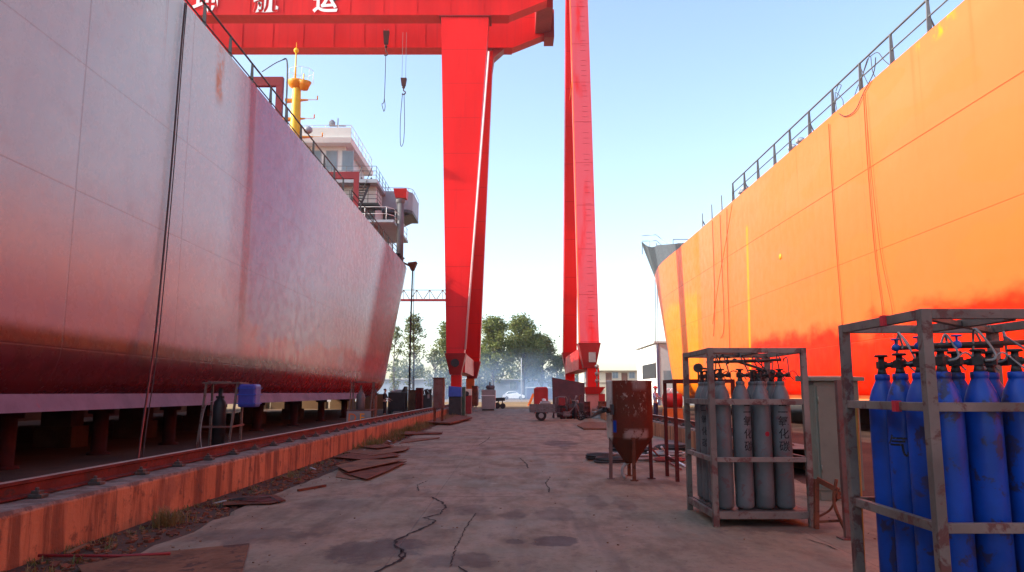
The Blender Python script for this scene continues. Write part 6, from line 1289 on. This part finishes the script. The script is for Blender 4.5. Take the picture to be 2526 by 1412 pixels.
# blue box over black machine
t, x0, x1, zt = cab('generator', 'blue topped machine with a black base right behind the rusty switch box', 'generator', 1107, 1137, 979, 45.0, 0.9, 0.1, M['black'])
m = MB(); z9 = at(1120, 953, 45).z; m.hexa([(x0 - 0.03, 44.95, zt + 0.003), (x1 + 0.03, 44.95, zt + 0.003), (x1 + 0.03, 45.95, zt + 0.003), (x0 - 0.03, 45.95, zt + 0.003)], [(x0 - 0.01, 44.97, z9), (x1 + 0.01, 44.97, z9 - 0.06), (x1 + 0.01, 45.9, z9 - 0.06), (x0 - 0.01, 45.9, z9)]); m.build('cover', M['blue_plastic'], t, bevel=0.02)
t, x0, x1, zt = cab('oil_drum_box', 'narrow dark green box right of the blue topped machine', 'box', 1138, 1147, 955, 46.0, 0.6, 0.05, M['green_dark'])
m = MB(); m.b2((x0 + 0.02, 45.98, 0.2), (x1 - 0.02, 45.997, zt - 0.1)); m.build('door', M['green_dark'], t)
t, x0, x1, zt = cab('winch', 'dark red winch with a beige hood under the far leg of the left crane', 'winch', 1148, 1163, 976, 50.0, 0.7, 0.05, M['deck_red'])
m = MB(); m.b2((x0, 50.02, zt + 0.003), (x1, 50.6, at(1155, 960, 50).z)); m.build('hood', M['house_cream'], t, bevel=0.03)
m = MB(); m.cyl((x0 + 0.08, 49.9, zt + 0.12), (x0 + 0.08, 50.0, zt + 0.12), 0.16, n=12); m.build('drum', M['black'], t)
Yc = 57.0; t, x0, x1, zt = cab('switch_box', 'brown switch cabinet on legs left of the grey cabinet', 'cabinet', 1164, 1176, 952, Yc, 2.4, 0.42, M['rust'])
m = MB(); m.b2((x1 + 0.003, Yc + 0.05, 0.5), (x1 + 0.03, Yc + 2.35, zt - 0.05)); m.build('side_panel', M['cab_rust'], t)
for xx in (x0 + 0.06, x1 - 0.06):
    m = MB(); m.box((xx, Yc + 0.2, 0.21), (0.09, 0.09, 0.415)); m.build('leg', M['cab_grey'], t)
Yc = 59.5; t, x0, x1, zt = cab('machine_cabinet', 'wide grey machine cabinet with a light stripe near the far crane foot', 'cabinet', 1188, 1221, 962, Yc, 1.8, 0.14, M['cab_grey'])
m = MB(); m.b2((x0 - 0.004, Yc - 0.02, zt - 0.48), (x1 + 0.004, Yc - 0.003, zt - 0.42)); m.build('stripe', M['white_paint'], t)
m = MB(); m.b2((x0 + 0.05, Yc + 0.05, 0), (x1 - 0.05, Yc + 1.7, 0.139)); m.build('plinth', M['black'], t)
m = MB(); m.b2((x1 + 0.003, Yc + 0.05, 0.2), (x1 + 0.02, Yc + 1.75, zt - 0.05)); m.build('side_panel', M['pink_panel'], t)  # pink side: bounce off the orange hull put into the colour
m = MB(); xm = (x0 + x1) / 2; m.box((xm + 0.15, Yc + 0.6, zt + 0.18), (0.62, 0.5, 0.34)); m.cyl((xm + 0.1, Yc + 0.6, zt + 0.35), (xm + 0.1, Yc + 0.6, zt + 0.62), 0.06, n=8); m.cyl((xm - 0.2, Yc + 0.34, zt + 0.2), (xm + 0.5, Yc + 0.34, zt + 0.2), 0.09, n=10); m.build('fan_motor', M['rail_grey'], t)
m = MB(); q = gnd(1236, 1009); x, y = q.x, q.y; m.cyl((x - 0.35, y, 0.28), (x - 0.35, y + 0.14, 0.28), 0.28, n=14); m.cyl((x + 0.15, y, 0.25), (x + 0.15, y + 0.14, 0.25), 0.25, n=14); m.bar((x - 0.5, y + 0.3, 0.8), (x + 0.35, y + 0.3, 0.85), 0.25, 0.3); m.bar((x - 0.35, y + 0.07, 0.28), (x - 0.2, y + 0.3, 0.75), 0.08); m.bar((x + 0.15, y + 0.07, 0.25), (x + 0.1, y + 0.3, 0.75), 0.08); m.build('hand_cart', M['black'], None, 'small black wheeled cart right of the wide grey cabinet', 'cart')
# black machine, worker, brown boxes on the far side of the track
Yd = 50.0; t, x0, x1, zt = cab('engine_block', 'long black engine skid by the worker under the stern', 'engine', 957, 1000, 968, Yd, 1.1, 0.22, M['black'])
m = MB(); m.b2((x0 + 0.1, Yd + 0.1, zt + 0.003), (x1 - 0.25, Yd + 0.9, zt + 0.10)); m.cyl((x0 + 0.4, Yd + 0.4, zt + 0.1), (x1 - 0.3, Yd + 0.4, zt + 0.1), 0.07, n=8); m.build('top_cover', M['cab_grey'], t, bevel=0.02)
m = MB(); m.hexa([(x1 - 0.3, Yd, zt + 0.004), (x1, Yd, zt + 0.004), (x1, Yd + 1, zt + 0.004), (x1 - 0.3, Yd + 1, zt + 0.004)], [(x1 - 0.1, Yd, zt + 0.38), (x1, Yd, zt + 0.38), (x1, Yd + 1, zt + 0.38), (x1 - 0.1, Yd + 1, zt + 0.38)]); m.build('end_frame', M['black'], t)
for xa in (x0, x1 - 0.2):
    m = MB(); m.b2((xa, Yd + 0.1, 0), (xa + 0.2, Yd + 1, 0.219)); m.build('skid', M['black'], t)
t, x0, x1, zt = cab('steel_box', 'rusty brown steel box right of the black engine skid', 'box', 1006, 1024, 964, 51.0, 0.8, 0.03, M['rust_plate'])
m = MB(); m.b2((x0 - 0.04, 50.96, zt + 0.003), (x1 + 0.04, 51.84, zt + 0.05)); m.build('lid', M['rust'], t)
t, x0, x1, zt = cab('steel_box', 'dark red corrugated steel box beside the rusty brown box', 'box', 1025, 1041, 957, 50.4, 0.8, 0.03, M['rust_red'])
m = MB()
for k in range(4): m.b2((x0 + 0.03 + k * (x1 - x0) / 4, 50.36, 0.1), (x0 + 0.08 + k * (x1 - x0) / 4, 50.397, zt - 0.02))
m.build('rib', M['rust_red'], t)
t, x0, x1, zt = cab('welding_machine', 'dark welding machine with cables on top left of the rusty switch box', 'machine', 1044, 1064, 975, 45.5, 0.8, 0.05, M['black'])
m = MB()
for k in range(6): m.tube(smooth_path([(x0 + 0.04 + k * 0.07, 45.7, zt), (x0 + k * 0.09, 45.6, zt + 0.2 + 0.06 * (k % 3)), (x0 + 0.1 + k * 0.07, 45.8, zt + 0.32), (x0 + 0.15 + k * 0.06, 45.7, zt)], 4), 0.03, 5)
m.build('cable_loops', M['hose_black'], t)
m = MB(); m.b2((x0 + 0.25, 45.46, zt - 0.2), (x0 + 0.37, 45.497, zt + 0.05)); m.build('label_plate', M['cab_grey'], t)
t, x0, x1, zt = cab('steel_box', 'small brown box with scrap on it behind the lettered bottle stand', 'box', 912, 926, 978, 44.0, 0.6, 0.03, M['rust_plate'])
m = MB()
for k in range(5): m.bar((x0 + 0.05 * k, 44.1 + 0.1 * k, zt + 0.02), (x0 + 0.1 + 0.08 * k, 44.5, zt + 0.2), 0.04)
m.build('scrap', M['rust'], t)
m = MB(); q = at(927, 990, 46.5); m.cyl((q.x, 46.5, 0), (q.x, 46.5, 1.6), 0.05, n=7); m.box((q.x, 46.5, 0.02), (0.3, 0.3, 0.04)); m.build('thin_post', M['rail_grey'], None, 'thin dark post under the stern of the lilac hull', 'post')

# ================================================================ PEOPLE
def skin_body(name, nodes, edges, mat, parent, sub=2):
    me = bpy.data.meshes.new(name); me.from_pydata([n[0] for n in nodes], edges, []); o = bpy.data.objects.new(name, me); COL.objects.link(o)
    o.modifiers.new('skin', 'SKIN'); sl = me.skin_vertices[0].data
    for i, n in enumerate(nodes): r = n[1] if isinstance(n[1], tuple) else (n[1], n[1]); sl[i].radius = r
    sl[0].use_root = True; s = o.modifiers.new('sub', 'SUBSURF'); s.levels = sub; s.render_levels = sub
    bpy.context.view_layer.update(); dg = bpy.context.evaluated_depsgraph_get(); m2 = bpy.data.meshes.new_from_object(o.evaluated_get(dg)); o.modifiers.clear(); o.data = m2
    for p in m2.polygons: p.use_smooth = True
    m2.materials.clear(); m2.materials.append(mat); o.parent = parent; return o
def person(x, y, z, rz, sc, label, shirt, trousers, helmet, hands_at):
    t = local(thing('person', label, 'person', (x, y, z), rz)); t.scale = (sc, sc, sc)
    # faces -Y locally; pelvis root. body (skin) runs through the clothes
    L, Rr = hands_at
    nodes = [((0, 0, 0.95), (0.115, 0.095)), ((0, 0.01, 1.12), (0.12, 0.09)), ((0, 0.01, 1.34), (0.145, 0.095)), ((0, 0.01, 1.46), (0.09, 0.075)), ((0, -0.005, 1.53), 0.052), ((0, -0.015, 1.60), (0.066, 0.075)), ((0, -0.012, 1.68), (0.072, 0.085)), ((0, 0.0, 1.745), (0.05, 0.06))]
    edges = [(i, i + 1) for i in range(7)]
    def limb(a0, pts):
        k = len(nodes); prev = a0
        for p in pts: nodes.append(p); edges.append((prev, len(nodes) - 1)); prev = len(nodes) - 1
        return prev
    for s in (-1, 1):
        hd = L if s > 0 else Rr; sh = Vector((s * 0.19, 0.01, 1.40)); el = (sh + Vector(hd)) / 2 + Vector((s * 0.06, 0.06, -0.06)); h = Vector(hd)
        e = limb(2, [(tuple(sh), 0.055), (tuple(el), 0.041), (tuple(h), 0.029)]); d = (h - el).normalized(); palm = h + d * 0.07; limb(e, [(tuple(palm), (0.036, 0.02))])
        side = d.cross(Vector((0, -1, 0.3))).normalized()
        for k in range(4):
            b = palm + side * (k - 1.5) * 0.019; ln = (0.05, 0.06, 0.056, 0.042)[k]
            limb(len(nodes) - 1 - 3 * k if k else len(nodes) - 1, [(tuple(b + d * 0.02), 0.009), (tuple(b + d * ln + Vector((0, -0.012, -0.008))), 0.008), (tuple(b + d * (ln + 0.018) + Vector((0, -0.03, -0.018))), 0.007)])
        pi = [i for i, n in enumerate(nodes) if n[0] == tuple(palm)][0]
        limb(pi, [(tuple(palm - d * 0.03 - side * 0.035 * s), 0.010), (tuple(palm + d * 0.02 - side * 0.055 * s), 0.008)])
        limb(0, [((s * 0.095, 0.0, 0.88), 0.092), ((s * 0.11, -0.02, 0.50), 0.058), ((s * 0.115, 0.02, 0.10), 0.038), ((s * 0.125, -0.06, 0.045), 0.036), ((s * 0.13, -0.15, 0.035), 0.03)])
    b = skin_body('body', nodes, edges, M['skin'], t)
    m = MB(); hx = Vector((0, -0.013, 1.655))
    m.ball(hx + Vector((0, -0.083, -0.012)), (0.012, 0.018, 0.022), 6)
    for s in (-1, 1): m.ball(hx + Vector((s * 0.076, 0.01, -0.005)), (0.012, 0.022, 0.032), 6)
    m.build('ears_and_nose', M['skin'], b)
    m = MB()
    for s in (-1, 1): m.ball(hx + Vector((s * 0.03, -0.074, 0.02)), (0.012, 0.008, 0.007), 6)
    m.build('eyes', M['black'], b)
    m = MB(); m.ball(hx + Vector((0, -0.076, -0.055)), (0.024, 0.008, 0.006), 6); m.build('mouth', M['helmet_red'], b)
    # clothes as slightly larger skins
    sn = [((0, 0.0, 0.90), (0.135, 0.11)), ((0, 0.01, 1.12), (0.142, 0.11)), ((0, 0.01, 1.34), (0.165, 0.112)), ((0, 0.01, 1.455), (0.095, 0.082))]; se = [(0, 1), (1, 2), (2, 3)]
    for s in (-1, 1):
        hd = L if s > 0 else Rr; sh = Vector((s * 0.19, 0.01, 1.40)); el = (sh + Vector(hd)) / 2 + Vector((s * 0.06, 0.06, -0.06)); k = len(sn); lo = el.lerp(Vector(hd), 0.1)
        sn += [(tuple(sh), 0.072), (tuple(el.lerp(sh, 0.15)), 0.062), (tuple(lo), 0.058)]; se += [(2, k), (k, k + 1), (k + 1, k + 2)]
    skin_body('shirt', sn, se, shirt, t)
    tn = [((0, 0, 0.96), (0.128, 0.105))]; te = []
    for s in (-1, 1):
        k = len(tn); tn += [((s * 0.095, 0.0, 0.86), 0.106), ((s * 0.11, -0.02, 0.50), 0.078), ((s * 0.115, 0.02, 0.12), 0.066)]; te += [(0, k), (k, k + 1), (k + 1, k + 2)]
    skin_body('trousers', tn, te, trousers, t)
    m = MB()
    for s in (-1, 1): m.ball((s * 0.128, -0.075, 0.045), (0.05, 0.135, 0.048), 8)
    m.build('shoes', M['black'], t)
    if helmet:
        m = MB(); m.lathe([(0.125, -0.005), (0.128, 0.0), (0.108, 0.012), (0.105, 0.05), (0.085, 0.09), (0.045, 0.112), (0.0, 0.118)], hx + Vector((0, 0.012, 0.035)), 20)
        for v in m.v: v.y = 0.012 + (v.y - 0.012) * 1.15
        m.box(hx + Vector((0, -0.125, 0.04)), (0.14, 0.07, 0.008)); m.build('helmet', helmet, t)
    else:
        m = MB(); m.ball(hx + Vector((0, 0.02, 0.04)), (0.083, 0.09, 0.075), 10); m.build('hair', M['hair'], t)
    return t
person(at(1617, 1000, 39.5).x, 39.5, 0.0, rad(60), 0.985, 'person in a red helmet, lilac shirt and navy trousers standing right of the hopper', M['shirt_lilac'], M['cloth_navy'], M['helmet_red'], ((0.16, -0.38, 1.12), (-0.16, -0.36, 1.08)))
person(at(949, 1000, 47.5).x, 47.5, 0.0, rad(85), 0.95, 'person in dark work clothes standing at the left end of the black engine skid', M['cloth_black'], M['cloth_black'], None, ((0.15, -0.34, 1.05), (-0.18, -0.28, 1.0)))

# ================================================================ WEEDS AND DRY GRASS ALONG THE KERB
def tuft(m, x, y, h, n, spread, r):
    for i in range(n):
        a = r.uniform(0, 6.28); l = h * r.uniform(0.5, 1.1); o = Vector((x + r.gauss(0, spread * 0.35), y + r.gauss(0, spread * 0.35), 0.0)); d = Vector((math.cos(a), math.sin(a), 0)) * spread * r.uniform(0.3, 1.3)
        w_ = Vector((-math.sin(a), math.cos(a), 0)) * 0.004 * r.uniform(0.6, 1.6); p1 = o + d * 0.45 + Vector((0, 0, l * 0.65)); p2 = o + d + Vector((0, 0, l * r.uniform(0.6, 1.0)))
        m.add([o - w_, o + w_, p1 + w_ * 0.8, p1 - w_ * 0.8, p2], [(0, 1, 2, 3), (3, 2, 4)])
r = random.Random(9); md = MB(); mg = MB()
q = gnd(405, 1300); tuft(md, q.x, q.y, 0.26, 150, 0.17, r); q = gnd(440, 1290); tuft(md, q.x, q.y, 0.18, 70, 0.14, r)
for i in range(240):
    y = 4.5 + 44 * r.random() ** 1.2; x = rail_x(y) + 0.50 + abs(r.gauss(0, 0.22)); tuft(md if r.random() < 0.55 else mg, x, y, r.uniform(0.04, 0.12), 12, 0.08, r)
for i in range(90):
    y = r.uniform(19, 33); x = rail_x(y) + 0.50 + abs(r.gauss(0, 0.25)); tuft(mg if r.random() < 0.6 else md, x, y, r.uniform(0.18, 0.42), 22, 0.16, r)
for i in range(40):
    y = r.uniform(36, 46); x = rail_x(y) + 0.6 + abs(r.gauss(0, 0.4)); tuft(md, x, y, r.uniform(0.2, 0.45), 18, 0.2, r)
md.build('dry_grass', M['grass_dry'], None, 'dry straw coloured grass tufts along the foot of the stained kerb', 'grass', kind='stuff', base=(0, 0, 0))
mg.build('weeds', M['grass_green'], None, 'low olive weeds growing along the foot of the stained kerb', 'weeds', kind='stuff', base=(0, 0, 0))
# rubble in the gap between slab and kerb
m = MB()
for i in range(420):
    y = 4 + 24 * r.random() ** 1.3; x = rail_x(y) + 0.5 + r.random() * 0.6; s_ = r.uniform(0.015, 0.05); m.box((x, y, s_ * 0.25), (s_ * r.uniform(0.8, 2.5), s_ * r.uniform(0.8, 2), s_ * 0.6), r.uniform(0, 3), r.uniform(-.3, .3), r.uniform(-.3, .3))
m.build('rubble', M['rust'], None, 'broken dark rubble in the gap beside the slab edge', 'rubble', kind='stuff', base=(0, 0, 0))
for i in range(14):
    y = 5.5 + i * 1.4 + r.uniform(-.4, .4); x = rail_x(y) + 0.6 + r.random() * 0.5; m = MB(); a = r.uniform(0, 3); L_ = r.uniform(0.1, 0.3); m.bar((x, y, 0.03), (x + L_ * math.cos(a), y + L_ * math.sin(a), 0.06), 0.05, 0.012)
    m.build('scrap_strip', M['rust_plate'] if i % 3 else M['cab_grey'], None, '%s scrap strip in the gap beside the kerb, the %s counted from the camera' % ('pale' if i % 3 == 0 else 'brown', (ORD + ['thirteenth', 'fourteenth'])[i]), 'scrap', 'scrap strips beside the kerb')
for o in bpy.data.objects:
    if '_local' in o: del o['_local']
